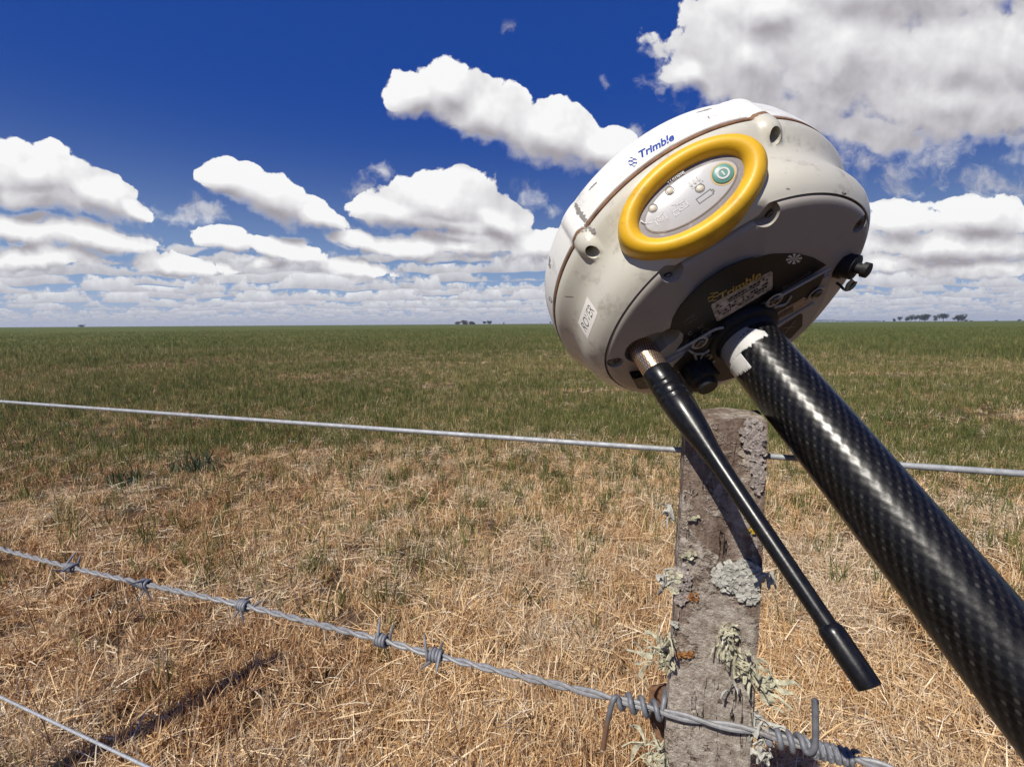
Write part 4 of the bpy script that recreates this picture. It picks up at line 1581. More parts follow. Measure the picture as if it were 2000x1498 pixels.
globe(1236, 317, 9, lambda x, y: stick(x, y, .0001), BLUE, rcv, 'dome_mark')
# scuffs worn into the paint
SCUFF = plastic('grey_scuff', (.25, .235, .215), .75, .5, .1)


def scuff(path, wid, seed):
    rnd = random.Random(seed)
    vs, fs = [], []
    P_ = []
    for (a, b2) in zip(path, path[1:]):
        for i in range(6):
            f = i / 6
            P_.append((a[0] + (b2[0] - a[0]) * f, a[1] + (b2[1] - a[1]) * f))
    P_.append(path[-1])
    for i, (x, y) in enumerate(P_):
        a = P_[max(i - 1, 0)]; c = P_[min(i + 1, len(P_) - 1)]
        d = Vector((c[0] - a[0], c[1] - a[1])).normalized()
        taper = math.sin(math.pi * (i + .6) / (len(P_) + .2)) ** .5
        for s in (-1, 1):
            k = wid * taper * rnd.uniform(.35, 1.15)
            vs.append(stick(x - d.y * k * s, y + d.x * k * s, .00007))
    fs = [(2 * i, 2 * i + 2, 2 * i + 3, 2 * i + 1) for i in range(len(P_) - 1)]
    return mesh('scuff', vs, fs, SCUFF, rcv, angle=None)


scuff([(1124, 397), (1128, 410), (1140, 427), (1148, 436), (1152, 442)], 7, 1)
scuff([(1150, 432), (1142, 446), (1136, 454)], 7, 2)
scuff([(1150, 444), (1158, 452), (1162, 459)], 6, 3)
scuff([(1074, 500), (1073, 515), (1075, 525)], 2.5, 4)
scuff([(1074, 580), (1077, 592)], 3, 5)
scuff([(1382, 227), (1386, 232)], 2, 6)
scuff([(1360, 221), (1376, 216), (1390, 213)], 1.6, 7)
scuff([(1645, 375), (1653, 385)], 4, 8)
scuff([(1150, 372), (1160, 362), (1166, 356)], 2.2, 9)
scuff([(1535, 369), (1543, 370)], 2, 10)
scuff([(1103, 579), (1121, 580)], .9, 11)

# underside: label films
def h_poly(name, pts, h, mat, parent, thick=.02, bev=0.0):
    q = [on_h(x, y, h) for x, y in pts]
    v2 = [(p.x, p.y) for p in q]
    z = q[0].z
    o = mesh(name, *prism_data(v2, z, z + thick * US), mat, parent, angle=30)
    fix_normals(o)
    if bev:
        bevelled(o, bev * US, 2, 50)
    return o


def h_text(s, p0, p1, hgt, h, mat, parent, name, bold=.0, shear=0.0):
    """letters along the picture line p0-p1 on the underside"""
    a = on_h(*p0, h); c = on_h(*p1, h)
    tv, tf = text_data(s, 1.0, bold, shear)
    xs = [v[0] for v in tv]; ys = [v[1] for v in tv]
    d = c - a; L = d.length; d.normalize()
    up = Vector((d.y, -d.x, 0))                        # towards the front of the receiver, which is up in the view
    if up.y > 0:
        up = -up
    k = L / (max(xs) - min(xs))
    kv = hgt * US / (max(ys) - min(ys))
    return mesh(name, [a + d * ((v[0] - min(xs)) * k) + up * ((v[1] - min(ys)) * kv) for v in tv], tf, mat, parent, angle=None)


HB = 8.77
lab = h_poly('label_film', [(1310, 644), (1315, 622), (1330, 598), (1352, 573), (1380, 548), (1418, 523), (1460, 506), (1510, 497), (1558, 496), (1590, 504), (1614, 518), (1595, 530), (1510, 580), (1430, 622), (1396, 640), (1338, 676), (1322, 684), (1334, 668), (1336, 654), (1326, 645)], HB, LABELM, rcv, .03)
HT = HB - .012
h_text('Trimble', (1406, 588), (1487, 542), .36, HT, GOLD, lab, 'label_name', .022, .12)
globe(0, 0, 1, lambda x, y: on_h(1393 + 11 * x, 580 + 9 * y - 5 * x, HT), GOLD, lab, 'label_mark')
wl = h_poly('serial_label', [(1391, 594), (1506, 530), (1509, 533), (1509, 562), (1506, 566), (1404, 627), (1400, 627), (1389, 598)], HT, LBLW, lab, .012)
HT2 = HT - .016
random.seed(5)
parts = []
for row in range(5):
    f = (row + .6) / 5.4
    a = (1393 + 9 * f, 597 + 26 * f); c = (1504 + 3 * f, 534 + 28 * f)
    u = .04
    while u < .93:
        L = random.uniform(.02, .07)
        if random.random() < .75:
            x0, y0 = a[0] + (c[0] - a[0]) * u, a[1] + (c[1] - a[1]) * u
            x1_, y1_ = a[0] + (c[0] - a[0]) * (u + L), a[1] + (c[1] - a[1]) * (u + L)
            th_ = 3.4 if row in (0, 2, 3) else 2.0
            vs = [on_h(x0, y0, HT2), on_h(x1_, y1_, HT2), on_h(x1_ + .5, y1_ + th_, HT2), on_h(x0 + .5, y0 + th_, HT2)]
            parts.append((vs, [(0, 1, 2, 3)]))
        u += L + .012
mesh('serial_print', *join_data(parts), INK, lab, angle=None)
h_text('Bluetooth', (1530, 567), (1584, 534), .17, HT, GREYP, lab, 'radio_name', .0, .1)
bt = [(1519, 571), (1525, 563), (1521, 562), (1522, 574), (1527, 568), (1517, 564)]
# pictogram wheel, approval marks
parts = []
wc = (1551, 506)
for k in range(8):
    a0 = 2 * math.pi * k / 8; a1 = a0 + math.pi / 8 * 1.2
    vs = [on_h(wc[0], wc[1], HT)]
    for i in range(5):
        a = a0 + (a1 - a0) * i / 4
        vs.append(on_h(wc[0] + 16 * math.cos(a) * .95 + 3 * math.sin(a), wc[1] + 9.5 * math.sin(a) - 4 * math.cos(a), HT))
    parts.append((vs, [(0, i, i + 1) for i in range(1, 5)]))
mesh('pictogram', *join_data(parts), PALEP, lab, angle=None)


def h_ring(cx, cy, rx, ry, wd, h, a0=0.0, a1=2 * math.pi, tilt=-.45):
    vs, n = [], 22
    for i in range(n + 1):
        a = a0 + (a1 - a0) * i / n
        for k in (1 - wd, 1.0):
            x, y = rx * k * math.cos(a), ry * k * math.sin(a)
            vs.append(on_h(cx + x * math.cos(tilt) - y * math.sin(tilt), cy + x * math.sin(tilt) + y * math.cos(tilt), h))
    return vs, [(2 * i, 2 * i + 2, 2 * i + 3, 2 * i + 1) for i in range(n)]


mesh('approval_marks', *join_data([h_ring(1349, 651, 5.5, 4, .45, HT, .6, 5.6), h_ring(1378, 648, 8.5, 5.5, .16, HT), h_ring(1346, 668, 7, 5, .22, HT, 1.6, 4.9), h_ring(1361, 659, 7, 5, .22, HT, 1.6, 4.9)]), GREYP, lab, angle=None)
h_text('FC', (1366, 645), (1377, 638), .22, HT, GREYP, lab, 'approval_letters')
for i, (a, c) in enumerate((((1333, 632), (1358, 618)), ((1338, 637), (1364, 622)), ((1343, 624), (1356, 616)))):
    h_text(('1 AMP FUSE', '11-28V DC', 'USE ONLY')[i], a, c, .10, HT, GREYP, lab, 'small_print')

# rear cover, lower than the label side
pts = []
for k in range(41):
    a = math.pi * k / 40
    pts.append((3.12 * math.cos(a), .86 - (3.7 if True else 0) * math.sin(a) ** .8))
o = mesh('rear_cover', *prism_data([(x * US, -f * US) for x, f in pts], (8.60 - 8.8) * US, (9.4 - 8.8) * US), PLATEM, rcv)
fix_normals(o); bevelled(o, .10 * US, 3, 40)
rc = o
HR = 8.585
rp = [(1302, 738), (1318, 712), (1340, 690), (1372, 668), (1402, 651), (1440, 628), (1500, 598), (1560, 563), (1612, 532), (1602, 556), (1582, 580), (1540, 606), (1500, 634), (1470, 690), (1440, 736), (1412, 744), (1360, 748)]
rf = h_poly('connector_film', rp, HR, REARM, rc, .02)
for pth in ([(1322, 686), (1398, 642), (1412, 640)], [(1500, 592), (1622, 524)], [(1345, 684), (1358, 692), (1378, 690), (1398, 672)], [(1512, 600), (1536, 594), (1545, 578)], [(1510, 640), (1590, 592)], [(1357, 692), (1362, 708), (1384, 712), (1402, 700)]):
    vs, fs = tube_data(smooth_path(dense([on_h(x, y, HR - .02) for x, y in pth], .0012), 3), .045 * US, 6)
    mesh('raised_rib', vs, fs, PLATEM, rc)
for (x, y) in ((1513, 587), (1595, 574), (1367, 670), (1382, 695)):
    c0 = on_h(x, y, HR - .03)
    n = 20
    vs = [c0 + Vector((math.cos(2 * math.pi * k / n) * r, math.sin(2 * math.pi * k / n) * r, -z)) * US for r, z in ((.30, 0), (.26, .03), (.20, 0)) for k in range(n)]
    fs = [(i * n + k, i * n + (k + 1) % n, (i + 1) * n + (k + 1) % n, (i + 1) * n + k) for i in range(2) for k in range(n)]
    sk = mesh('screw_seat', vs, fs, PLATEM, rc)
    screw(c0, 0, 0, .17, rcv)
tl2 = h_poly('warning_label', [(1503, 620), (1570, 581), (1574, 582), (1575, 597), (1571, 600), (1512, 627)], HR - .012, LBLO, rc, .012)
parts = []
for row in range(3):
    f = (row + .5) / 3.3
    a = (1506 + 5 * f, 620 + 7 * f); c = (1572 + 2 * f, 583 + 15 * f)
    u = .05
    while u < .6:
        L = random.uniform(.02, .06)
        x0, y0 = a[0] + (c[0] - a[0]) * u, a[1] + (c[1] - a[1]) * u
        x1_, y1_ = a[0] + (c[0] - a[0]) * (u + L), a[1] + (c[1] - a[1]) * (u + L)
        parts.append(([on_h(x0, y0, HR - .028), on_h(x1_, y1_, HR - .028), on_h(x1_, y1_ + 2.2, HR - .028), on_h(x0, y0 + 2.2, HR - .028)], [(0, 1, 2, 3)]))
        u += L + .014
mesh('warning_print', *join_data(parts), INK, rc, angle=None)
door = h_poly('battery_door', [(1508, 640), (1592, 594), (1598, 600), (1588, 626), (1576, 642), (1548, 667), (1530, 672)], HR - .02, PLATEM, rc, .06, .02)
xf = h_poly('door_film', [(1520, 642), (1564, 613), (1568, 616), (1567, 637), (1546, 660), (1536, 664)], HR - .035, REARM, rc, .012)
mesh('cross_mark', *join_data([([on_h(1532, 651, HR - .05), on_h(1533, 653, HR - .05), on_h(1554, 627, HR - .05), on_h(1553, 625.5, HR - .05)], [(0, 1, 2, 3)]), ([on_h(1531, 640, HR - .05), on_h(1531, 641.5, HR - .05), on_h(1552, 639.5, HR - .05), on_h(1552, 638, HR - .05)], [(0, 1, 2, 3)])]), GREYP, rc, angle=None)
# black latch block at the left
lb = [on_h(1233, 735, 8.75), on_h(1295, 716, 8.75), on_h(1306, 752, 8.75), on_h(1244, 757, 8.75)]
o = mesh('latch_block', *prism_data([(p.x, p.y) for p in lb], (8.62 - 8.8) * US, (9.3 - 8.8) * US), BLACKP, rcv)
fix_normals(o); bevelled(o, .05 * US, 2)

# neck under the receiver
vs, fs = lathe_data([(1.28 * US, (8.78 - 8.8) * US), (1.30 * US, (8.62 - 8.8) * US), (1.24 * US, (8.50 - 8.8) * US), (1.06 * US, (8.46 - 8.8) * US), (1.03 * US, (8.30 - 8.8) * US), (.98 * US, (8.2 - 8.8) * US)], 64)
fix_normals(mesh('mounting_neck', vs, fs, RUBBER, rcv))


def axial(name, cx, cf, prof, mat, parent, n=40, rfun=None, tilt=None):
    """turned piece standing on the underside; prof: (radius, h)"""
    vs, fs = [], []
    for (r, h) in prof:
        for k in range(n):
            th = 2 * math.pi * k / n
            rr = r if rfun is None else rfun(r, h, th)
            x, f = cx, cf
            if tilt is not None:
                x += tilt[0] * (h - prof[0][1]); f += tilt[1] * (h - prof[0][1])
            vs.append(LU(x + rr * math.sin(th), f + rr * math.cos(th), h))
    m = len(prof)
    for i in range(m - 1):
        for k in range(n):
            a = i * n + k; b2 = i * n + (k + 1) % n
            fs.append((a, b2, b2 + n, a + n))
    fs += [tuple(range(n)), tuple((m - 1) * n + k for k in range(n))]
    return fix_normals(mesh(name, vs, fs, mat, parent, angle=35))


# whip antenna
TLT = ((-2.9 + 3.22) / (-1.15 - 9.2), (1.92 - 1.72) / (-1.15 - 9.2))
ACX, ACF = -3.22, 1.72


def ant(name, prof, mat, parent, **kw):
    h0 = prof[0][1]
    return axial(name, ACX + TLT[0] * (h0 - 9.2), ACF + TLT[1] * (h0 - 9.2), prof, mat, parent, tilt=TLT, **kw)


col = ant('antenna_collar', [(.40, 9.25), (.44, 9.2), (.44, 7.95), (.42, 7.9)], BRASS, rcv, n=48)
uvl = col.data.uv_layers.new(name='UVMap')
for poly in col.data.polygons:
    ks = [col.data.loops[li].vertex_index for li in poly.loop_indices]
    us = [(k % 48) / 48 for k in ks]
    wrap = max(us) - min(us) > .5
    for li, k, u in zip(poly.loop_indices, ks, us):
        uvl.data[li].uv = (u + (1 if wrap and u < .5 else 0), (k // 48) / 3)
ant('antenna_whip', [(.44, 7.98), (.475, 7.96), (.485, 7.90), (.485, 7.42), (.475, 7.40), (.475, 7.37), (.485, 7.35), (.49, 7.22), (.48, 7.20), (.48, 7.17), (.49, 7.15), (.495, 6.92), (.485, 6.90), (.485, 6.87), (.495, 6.85), (.495, 6.72), (.485, 6.70), (.485, 6.67), (.49, 6.65), (.475, 6.3), (.44, 5.9), (.39, 5.5), (.335, 5.1), (.285, 4.7), (.255, 4.3), (.24, 3.9), (.232, 3.4), (.222, 2.4), (.212, 1.2), (.205, .2), (.203, -.2)], BLACKP, rcv, n=56)
ant('antenna_tip', [(.205, .06), (.235, .02), (.262, -.06), (.27, -.14), (.262, -.9), (.258, -1.12), (.245, -1.18), (.2, -1.19)], BLACKP, rcv, n=44)

# rubber port caps
axial('port_cap', -1.88, -.42, [(.52, 8.6), (.58, 8.5), (.58, 7.92), (.52, 7.86), (.40, 7.84), (.38, 7.66), (.33, 7.6)], RUBBER, rcv, 64, lambda r, h, th: r * (1 + (.035 * (1 if math.sin(th * 9) > 0 else -1) if r > .56 else 0)))
vs, fs = tube_data(smooth_path(dense([on_h(1336, 745, 7.9), on_h(1328, 732, 7.7), on_h(1324, 724, 7.7), on_h(1330, 742, 7.6), on_h(1352, 768, 7.6)], .001), 4), .035 * US, 6)
mesh('cap_cord', vs, fs, RUBBER, rcv)
pc0 = LU(3.60, .35, 9.15); pcd = Vector((.42, -.10, -.90)).normalized()
vs, fs = tube_data([pc0, pc0 + pcd * .30 * US, pc0 + pcd * .32 * US, pc0 + pcd * .62 * US, pc0 + pcd * .66 * US, pc0 + pcd * .82 * US, pc0 + pcd * .84 * US, pc0 + pcd * 1.0 * US, pc0 + pcd * 1.02 * US], [.46 * US, .46 * US, .40 * US, .40 * US, .17 * US, .17 * US, .24 * US, .24 * US, .20 * US], 32)
fix_normals(mesh('port_cap', vs, fs, RUBBER, rcv))
pp = pc0 + pcd * .9 * US


def near_pc(px, py):
    return on_plane(px, py, pp, rayl(1660, 540))


for pth, r_ in (([(1668, 548), (1657, 556), (1655, 568)], .09), ([(1633, 552), (1640, 556), (1648, 566), (1655, 569), (1664, 563), (1671, 555), (1672, 550)], .045)):
    vs, fs = tube_data(smooth_path(dense([near_pc(*q) for q in pth], .0008), 3), r_ * US, 8)
    mesh('cap_strap', vs, fs, RUBBER, rcv)

# ---- carbon fibre pole
pole = empty('survey_pole', RM)
tag(pole, 'glossy black carbon fibre pole slanting across the fence up to the receiver', 'survey pole')
CARB, t, b = material('carbon_weave', (.008, .008, .009), .2)
uvn = coords(t, 'UV')
sx = t.new('ShaderNodeSeparateXYZ'); t.put(sx.inputs[0], uvn)
wob = t.math('MULTIPLY', t.math('SUBTRACT', t.noise(coords(t), 25.0, 3.0, .6), .5), .5)
U_ = t.math('ADD', t.math('MULTIPLY', sx.outputs[0], 26.0), wob)
V_ = t.math('ADD', t.math('MULTIPLY', sx.outputs[1], 1 / .0058), wob)
A_ = t.math('ADD', U_, V_)
B_ = t.math('SUBTRACT', U_, V_)
dots = t.math('MULTIPLY', t.math('SINE', t.math('MULTIPLY', A_, math.pi)), t.math('SINE', t.math('MULTIPLY', B_, math.pi)))
blob = t.smooth(t.math('ABSOLUTE', dots), .62, .95)  # glints of the weave, put into the base colour as paler dots
vary = t.smooth(t.noise(coords(t), 160.0, 3.0, .6), .35, .70)
fine = t.noise(coords(t), 700.0, 3.0, .6)
t.put(b.inputs['Base Color'], t.mix(t.math('MULTIPLY', blob, vary), t.mix(t.smooth(t.math('MULTIPLY', t.math('SINE', t.math('MULTIPLY', V_, 2 * math.pi)), t.math('SINE', t.math('MULTIPLY', U_, 2 * math.pi))), -.3, .5), (.0035, .0033, .0037), (.012, .0112, .0108)), t.mix(t.noise(coords(t), 330.0, 3.0, .6), (.018, .017, .016), (.085, .080, .074))))
b.inputs['Roughness'].default_value = .24
t.put(b.inputs['Roughness'], t.math('ADD', .20, t.math('MULTIPLY', t.noise(coords(t), 90.0, 5.0, .7), .22)))
wv = t.math('MULTIPLY', t.math('SINE', t.math('MULTIPLY', V_, 2 * math.pi)), t.math('SINE', t.math('MULTIPLY', U_, 2 * math.pi)))
hb = t.math('ADD', t.math('MULTIPLY', wv, .5), t.math('MULTIPLY', fine, .5))
scr = t.new('ShaderNodeMapping'); t.put(scr.inputs[0], coords(t)); scr.inputs['Rotation'].default_value = (.3, .5, .2); scr.inputs['Scale'].default_value = (1, 14, 2)
scm = t.math('MULTIPLY', t.smooth(t.noise(scr.outputs[0], 60.0, 4.0, .6), .67, .71), .5)
hb = t.math('ADD', hb, scm)
t.put(b.inputs['Normal'], t.bump(hb, .19, .00030))
b.inputs['Specular IOR Level'].default_value = .32
b.inputs['Coat Weight'].default_value = .0
b.inputs['Coat Roughness'].default_value = .16
n = 72
hs = list(np.linspace(8.25, -40, 60)) + [-70, -104]
vs, fs = [], []
for h in hs:
    for k in range(n):
        th = 2 * math.pi * k / n
        vs.append(LU(math.sin(th), math.cos(th), h))
for i in range(len(hs) - 1):
    for k in range(n):
        a = i * n + k; b2 = i * n + (k + 1) % n
        fs.append((a, b2, b2 + n, a + n))
fs += [tuple(range(n)), tuple((len(hs) - 1) * n + k for k in range(n))]
tube = mesh('pole_tube', vs, fs, CARB, pole, angle=60)
uvl = tube.data.uv_layers.new(name='UVMap')
for poly in tube.data.polygons:
    if len(poly.vertices) > 4:
        continue
    ks = [tube.data.loops[li].vertex_index for li in poly.loop_indices]
    us = [(k % n) / n for k in ks]
    wrap = max(us) - min(us) > .5
    for li, k, u in zip(poly.loop_indices, ks, us):
        uvl.data[li].uv = (u + (1 if wrap and u < .5 else 0), -hs[k // n] * US)
fix_normals(tube)
vs, fs = lathe_data([(1.0 * US, (-104 - 8.8) * US), (.55 * US, (-106.5 - 8.8) * US), (.12 * US, (-109.5 - 8.8) * US)], 24)
fix_normals(mesh('pole_point', vs, fs, SCREWM, pole))
# what is left of a white tape round the top
TAPE = plastic('white_tape', (.62, .61, .58), .5, .55, .1, (.16, .13, .11), 120.0)
TAPEG = plastic('shaded_dirty_tape', (.34, .325, .31), .6, .6, .1, (.10, .08, .07), 120.0)  # shade below the receiver put into the grey, besides the tape's dirt


def th_of(px, py):
    """where a line of sight meets the pole"""
    d = rayl(px, py); o = CAML
    a = d.x ** 2 + d.y ** 2; bb = 2 * (o.x * d.x + o.y * d.y); cc = o.x ** 2 + o.y ** 2 - US ** 2
    q = bb * bb - 4 * a * cc
    k = (-bb - math.sqrt(max(q, 0))) / (2 * a)
    p = o + d * k
    return math.atan2(p.x, -p.y), p.z / US + 8.8


def tape(name, top, bottom, mat, lift, ext=0.0):
    """top and bottom edges in the picture, left to right"""
    T = sorted(th_of(*q) for q in top); B = sorted(th_of(*q) for q in bottom)
    a0 = min(T[0][0], B[0][0]) - ext; a1 = max(T[-1][0], B[-1][0])
    m = 48; rows = 6
    vs, fs = [], []
    for i in range(m + 1):
        a = a0 + (a1 - a0) * i / m
        ht = np.interp(a, [q[0] for q in T], [q[1] for q in T]); hb2 = np.interp(a, [q[0] for q in B], [q[1] for q in B])
        hb2 += .10 * mnoise.noise(Vector((a * 14, lift * 9e4, 2)))
        for j in range(rows + 1):
            h = ht + (hb2 - ht) * j / rows
            vs.append(LU(math.sin(a) * (1 + lift), math.cos(a) * (1 + lift), h))
    for i in range(m):
        for j in range(rows):
            p = i * (rows + 1) + j
            fs.append((p, p + 1, p + rows + 2, p + rows + 1))
    o = mesh(name, vs, fs, mat, pole, angle=None)
    sd = o.modifiers.new('thickness', 'SOLIDIFY'); sd.thickness = .00012; sd.offset = 1
    return o


tape('tape_wrap', [(1408, 690), (1425, 655), (1450, 634), (1466, 643)], [(1430, 716), (1432, 690), (1445, 660), (1470, 642)], TAPEG, .006, .25)
tape('tape_wrap', [(1424, 703), (1432, 683), (1444, 663), (1470, 642), (1482, 645), (1493, 647)], [(1430, 714), (1445, 690), (1460, 681), (1478, 668), (1490, 660), (1497, 657)], TAPE, .010)
tape('tape_scrap', [(1429, 713), (1436, 700), (1447, 690)], [(1434, 737), (1448, 731), (1463, 723)], TAPE, .013, .1)

# ------------------------------------------------------------------ weeds in the stubble
STALK = material('brown_stalk', (.085, .05, .03), .8)[0]


def ground_at(px, py):
    d = cam_ray(px, py)
    k = -HC / d.z
    q = Vector((d.x * k, d.y * k, 0))
    q.z = ground_z(q.x, q.y)
    return q


def above(px, py, base):
    d = cam_ray(px, py)
    k = base.y / d.y
    return Vector((d.x * k, base.y, HC + d.z * k))


random.seed(31)
for i, pts in enumerate(([(232, 1310), (229, 1186), (220, 1066)], [(330, 1388), (328, 1320), (327, 1262)], [(450, 1170), (456, 1130), (470, 1075)], [(80, 1262), (52, 1180), (16, 1085)], [(110, 1480), (80, 1400), (35, 1300)], [(300, 1250), (262, 1150), (196, 1060)], [(905, 1478), (893, 1430), (872, 1355)], [(948, 1400), (938, 1340), (920, 1300)], [(366, 1484), (372, 1440), (356, 1400)])):
    b0 = ground_at(*pts[0])
    P_ = smooth_path(dense([b0 - Vector((0, 0, .02))] + [above(x, y, b0) for x, y in pts[1:]], .012), 3)
    parts = [tube_data([q - b0 for q in P_], list(np.linspace(.0017, .0007, len(P_))), 6)]
    for k in range(random.randint(2, 4)):
        j = int(len(P_) * random.uniform(.3, .85))
        d = Vector((random.uniform(-.6, .6), random.uniform(-.6, .6), 1)).normalized() * random.uniform(.03, .08)
        parts.append(tube_data([P_[j] - b0, P_[j] - b0 + d * .5 + Vector((d.x * .1, d.y * .1, 0)), P_[j] - b0 + d], [.0008, .0006, .0003], 5))
    o = mesh('weed_stalk', *join_data(parts), STALK); o.location = b0
    tag(o, 'thin dry brown weed stalk ' + ['crossing under the second barb from the left', 'left of the dark shadow band', 'standing just above the barbed wire between two barbs', 'near the left edge below the barbed wire', 'leaning in the bottom left corner', 'long and leaning left of the second barb', 'at the bottom middle below the fifth barb', 'short, rising to the barbed wire right of its fifth barb', 'beside the dark shadow at the bottom'][i], 'weed stalk', 'dry weed stalks in the stubble')

WEED = blade_material('weed_leaf', [(0.0, (.030, .052, .026)), (.5, (.055, .085, .040)), (1.0, (.10, .13, .06))], .25)
for (px, py, s, lab_) in ((383, 922, 1.0, 'dark green bushy weed clump among the straw below the top wire'), (250, 945, .7, 'low dark weed tuft left of the bushy clump')):
    b0 = ground_at(px, py)
    root = empty('weed_clump', loc=b0)
    tag(root, lab_, 'weed')
    cl = blade_clump('leaves', int(150 * s), WEED, .17 * s, .07, .17 * s + .04, .012, .7, flat=.25)
    C.objects.link(cl); cl.parent = root

# ------------------------------------------------------------------ trees on the horizon
BARK = material('tree_bark', (.06, .05, .042), .9)[0]
LEAF = {}
for nm, c in (('dark', [(0, (.018, .026, .016)), (.5, (.034, .048, .028)), (1, (.06, .075, .045))]), ('brown', [(0, (.05, .040, .022)), (.5, (.085, .07, .036)), (1, (.13, .11, .06))])):
    LEAF[nm] = blade_material('tree_leaf_' + nm, c, .15)


def horizon_at(px, dist):
    d = cam_ray(px, 632)
    k = dist / d.y
    return Vector((d.x * k, dist, 0)), k


def far_tree(px, wpx, hpx, dist, label, leaf='dark', clear=.35, group=None, name='tree', nblob=7, seed=0):
    rnd = random.Random(seed)
    base, k = horizon_at(px, dist)
    u = k / FPX                                        # metres per picture unit at that distance
    Wd, H = wpx * u, hpx * u
    root = empty(name, loc=base)
    tag(root, label, 'tree' if name == 'tree' else 'shrub', group)
    parts = []
    lean = rnd.uniform(-.12, .12) * H
    top = Vector((lean, 0, H * .62))
    tr_ = max(.18, H * .028)
    parts.append(tube_data([Vector((0, 0, -.5)), Vector((lean * .2, 0, H * .25)), Vector((lean * .6, 0, H * .45)), top], [tr_, tr_ * .8, tr_ * .6, tr_ * .3], 7))
    blobs = []
    for i in range(nblob):
        f = rnd.random()
        bx = rnd.uniform(-.36, .36) * Wd * (.7 + .3 * f); by = rnd.uniform(-.4, .4) * Wd * .8
        bz = H * (clear + (1 - clear) * (.16 + .64 * f))
        c = Vector((bx + lean, by, bz)); r = Wd * rnd.uniform(.18, .28) + H * .08
        r = min(r, H - bz + .02 * H) if bz + r > H else r
        blobs.append((c, max(r, .08 * H)))
        j0 = Vector((lean * .4, 0, H * rnd.uniform(.25, .5)))
        parts.append(tube_data([j0, (j0 + c) * .5 + Vector((0, 0, -.03 * H)), c], [tr_ * .45, tr_ * .3, tr_ * .12], 5))
    mesh('trunk', *join_data(parts), BARK, root)
    vs, fs, sh = [], [], []
    for (c, r) in blobs:
        for _ in range(70):
            d = Vector((rnd.gauss(0, 1), rnd.gauss(0, 1), rnd.gauss(0, 1))).normalized()
            q = c + Vector((d.x, d.y, d.z * .75)) * r * rnd.uniform(.5, 1.08)
            s = r * rnd.uniform(.10, .24)
            n_ = Vector((rnd.gauss(0, 1), rnd.gauss(0, 1), rnd.gauss(0, 1))).normalized()
            tx = n_.orthogonal().normalized() * s; ty = n_.cross(tx)
            o0 = len(vs)
            vs += [q - tx, q - ty * .7, q + tx, q + ty * .8]; fs.append((o0, o0 + 1, o0 + 2, o0 + 3))
            sh += [rnd.random()] * 4
    me = bpy.data.meshes.new('crown')
    me.from_pydata([tuple(v) for v in vs], [], fs)
    a_ = me.attributes.new('shade', 'FLOAT', 'POINT'); a_.data.foreach_set('value', sh)
    link('crown', me, LEAF[leaf], root, smooth=False)
    return root


G1 = 'row of trees on the right horizon'
TREES = [
    (1726, 4, 3.5, 'tiny shrub-like tree at the far left end of the horizon row'),
    (1746, 8, 7.5, 'small low tree second from the left in the horizon row'),
    (1757.5, 8, 12.5, 'slim upright tree third from the left in the horizon row'),
    (1770, 10, 11.5, 'leaning thin-crowned tree left of the tall narrow one'),
    (1778, 8.5, 15.5, 'tall narrow tree near the left of the horizon row'),
    (1787, 9.5, 13.5, 'ragged tree just left of the dense middle pair'),
    (1795, 7, 15, 'tall thin tree against the left side of the widest crown'),
    (1806, 18, 16, 'widest spreading tree in the middle of the horizon row'),
    (1827, 10, 12.5, 'open two-stemmed tree standing right of the widest crown'),
    (1842, 16, 16.5, 'full round-topped tree on a clear trunk in the horizon row'),
    (1872, 18, 15.5, 'broad double-crowned tree at the right end of the horizon row'),
    (1886, 7, 4.5, 'low bush at the foot of the double-crowned tree'),
]
for i, (px, w, h, lb_) in enumerate(TREES):
    far_tree(px, w, h, 900 + 40 * math.sin(i * 2.3), lb_, 'dark', .08 if h < 8 else .16, G1, 'tree' if h > 6 else 'shrub', 5 + int(w / 3), 100 + i)
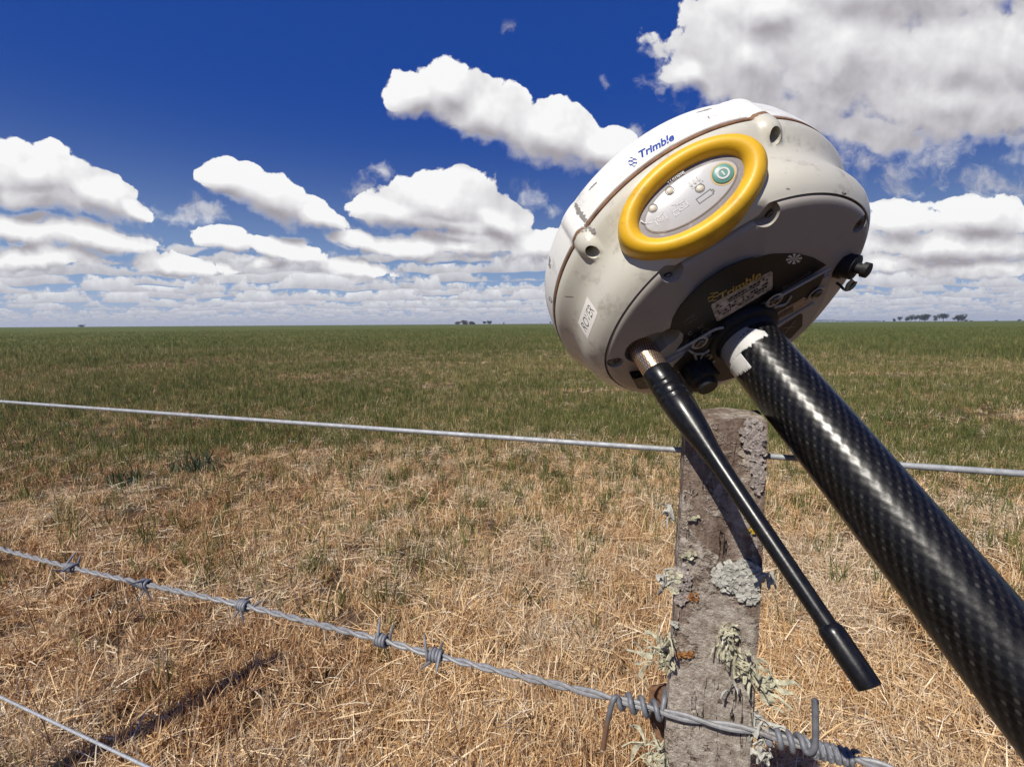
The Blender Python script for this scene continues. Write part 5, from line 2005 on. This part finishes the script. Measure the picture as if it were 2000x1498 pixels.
for i, (px, w, h, lb_, lf) in enumerate([(895, 13, 6.5, 'brown shrub at the left of the horizon thicket', 'brown'), (907, 15, 9, 'tallest brown shrub in the middle of the horizon thicket', 'brown'), (919, 13, 7, 'brown shrub at the right of the horizon thicket', 'brown'), (926, 7, 4, 'lowest shrub trailing off the right of the thicket', 'brown'),
                                         (947, 8, 7, 'dark tree on the horizon left of its twin', 'dark'), (956, 10, 8, 'dark tree on the horizon right of its twin', 'dark'), (984, 3, 5, 'lone thin tree on the horizon between twin trees and receiver', 'dark'), (1075, 4, 5, 'lone little tree on the horizon beside the receiver', 'dark'), (160, 12, 5, 'solitary round bush on the left horizon', 'dark'),
                                         (1897, 6, 2.2, 'tiny low bush right of the double-crowned tree', 'dark'), (1945, 6, 2.5, 'lone speck-like bush on the right horizon', 'dark'), (1990, 7, 3.5, 'little tree at the right edge of the horizon', 'dark')]):
    far_tree(px, w, h, 1000 if lf == 'brown' else 1100, lb_, lf, .05 if lf == 'brown' or h < 5.5 else .2, None, 'shrub' if lf == 'brown' or h < 5.5 else 'tree', 6 + int(w / 2), 300 + i)

# the far-off wood, one blue mass
rnd = random.Random(77)
vs, fs, sh = [], [], []
for i in range(2600):
    px = 1585 + 135 * rnd.random() ** 1.25
    hp = 5.6 if px < 1632 else (4.0 if px < 1668 else 3.0)
    hp *= .75 + .35 * mnoise.noise(Vector((px * .22, 0, 0)))
    base, k = horizon_at(px, 3000 + rnd.uniform(-60, 60))
    u = k / FPX
    q = base + Vector((0, 0, hp * u * rnd.random() ** .7))
    s = 1.2 * rnd.uniform(.6, 1.5)
    n_ = Vector((rnd.gauss(0, 1), rnd.gauss(0, 1), rnd.gauss(0, 1))).normalized()
    tx = n_.orthogonal().normalized() * s; ty = n_.cross(tx)
    o0 = len(vs)
    vs += [q - tx, q - ty, q + tx, q + ty]; fs.append((o0, o0 + 1, o0 + 2, o0 + 3)); sh += [rnd.random()] * 4
me = bpy.data.meshes.new('distant_wood')
me.from_pydata([tuple(v) for v in vs], [], fs)
a_ = me.attributes.new('shade', 'FLOAT', 'POINT'); a_.data.foreach_set('value', sh)
o = link('distant_wood', me, LEAF['dark'], None, smooth=False)
tag(o, 'far-off belt of woodland fading blue on the horizon', kind='stuff')

# ------------------------------------------------------------------ the air over the plain
hm = bpy.data.materials.new('haze_air')
hm.use_nodes = True
ht = NT(hm.node_tree)
hm.node_tree.nodes.clear()
pv_ = ht.new('ShaderNodeVolumePrincipled')
pv_.inputs['Color'].default_value = (.72, .82, 1.0, 1)
pv_.inputs['Density'].default_value = 0.00016
pv_.inputs['Anisotropy'].default_value = 0.2
ho = ht.new('ShaderNodeOutputMaterial')
ht.l.new(pv_.outputs[0], ho.inputs['Volume'])
X_ = 3900.0
hv, hf = prism_data([(-X_, -X_), (X_, -X_), (X_, X_), (-X_, X_)], -1.0, 26.0)
hz_o = mesh('haze', hv, hf, hm, smooth=False)
fix_normals(hz_o)
tag(hz_o, 'thin summer haze over the plain', kind='stuff')
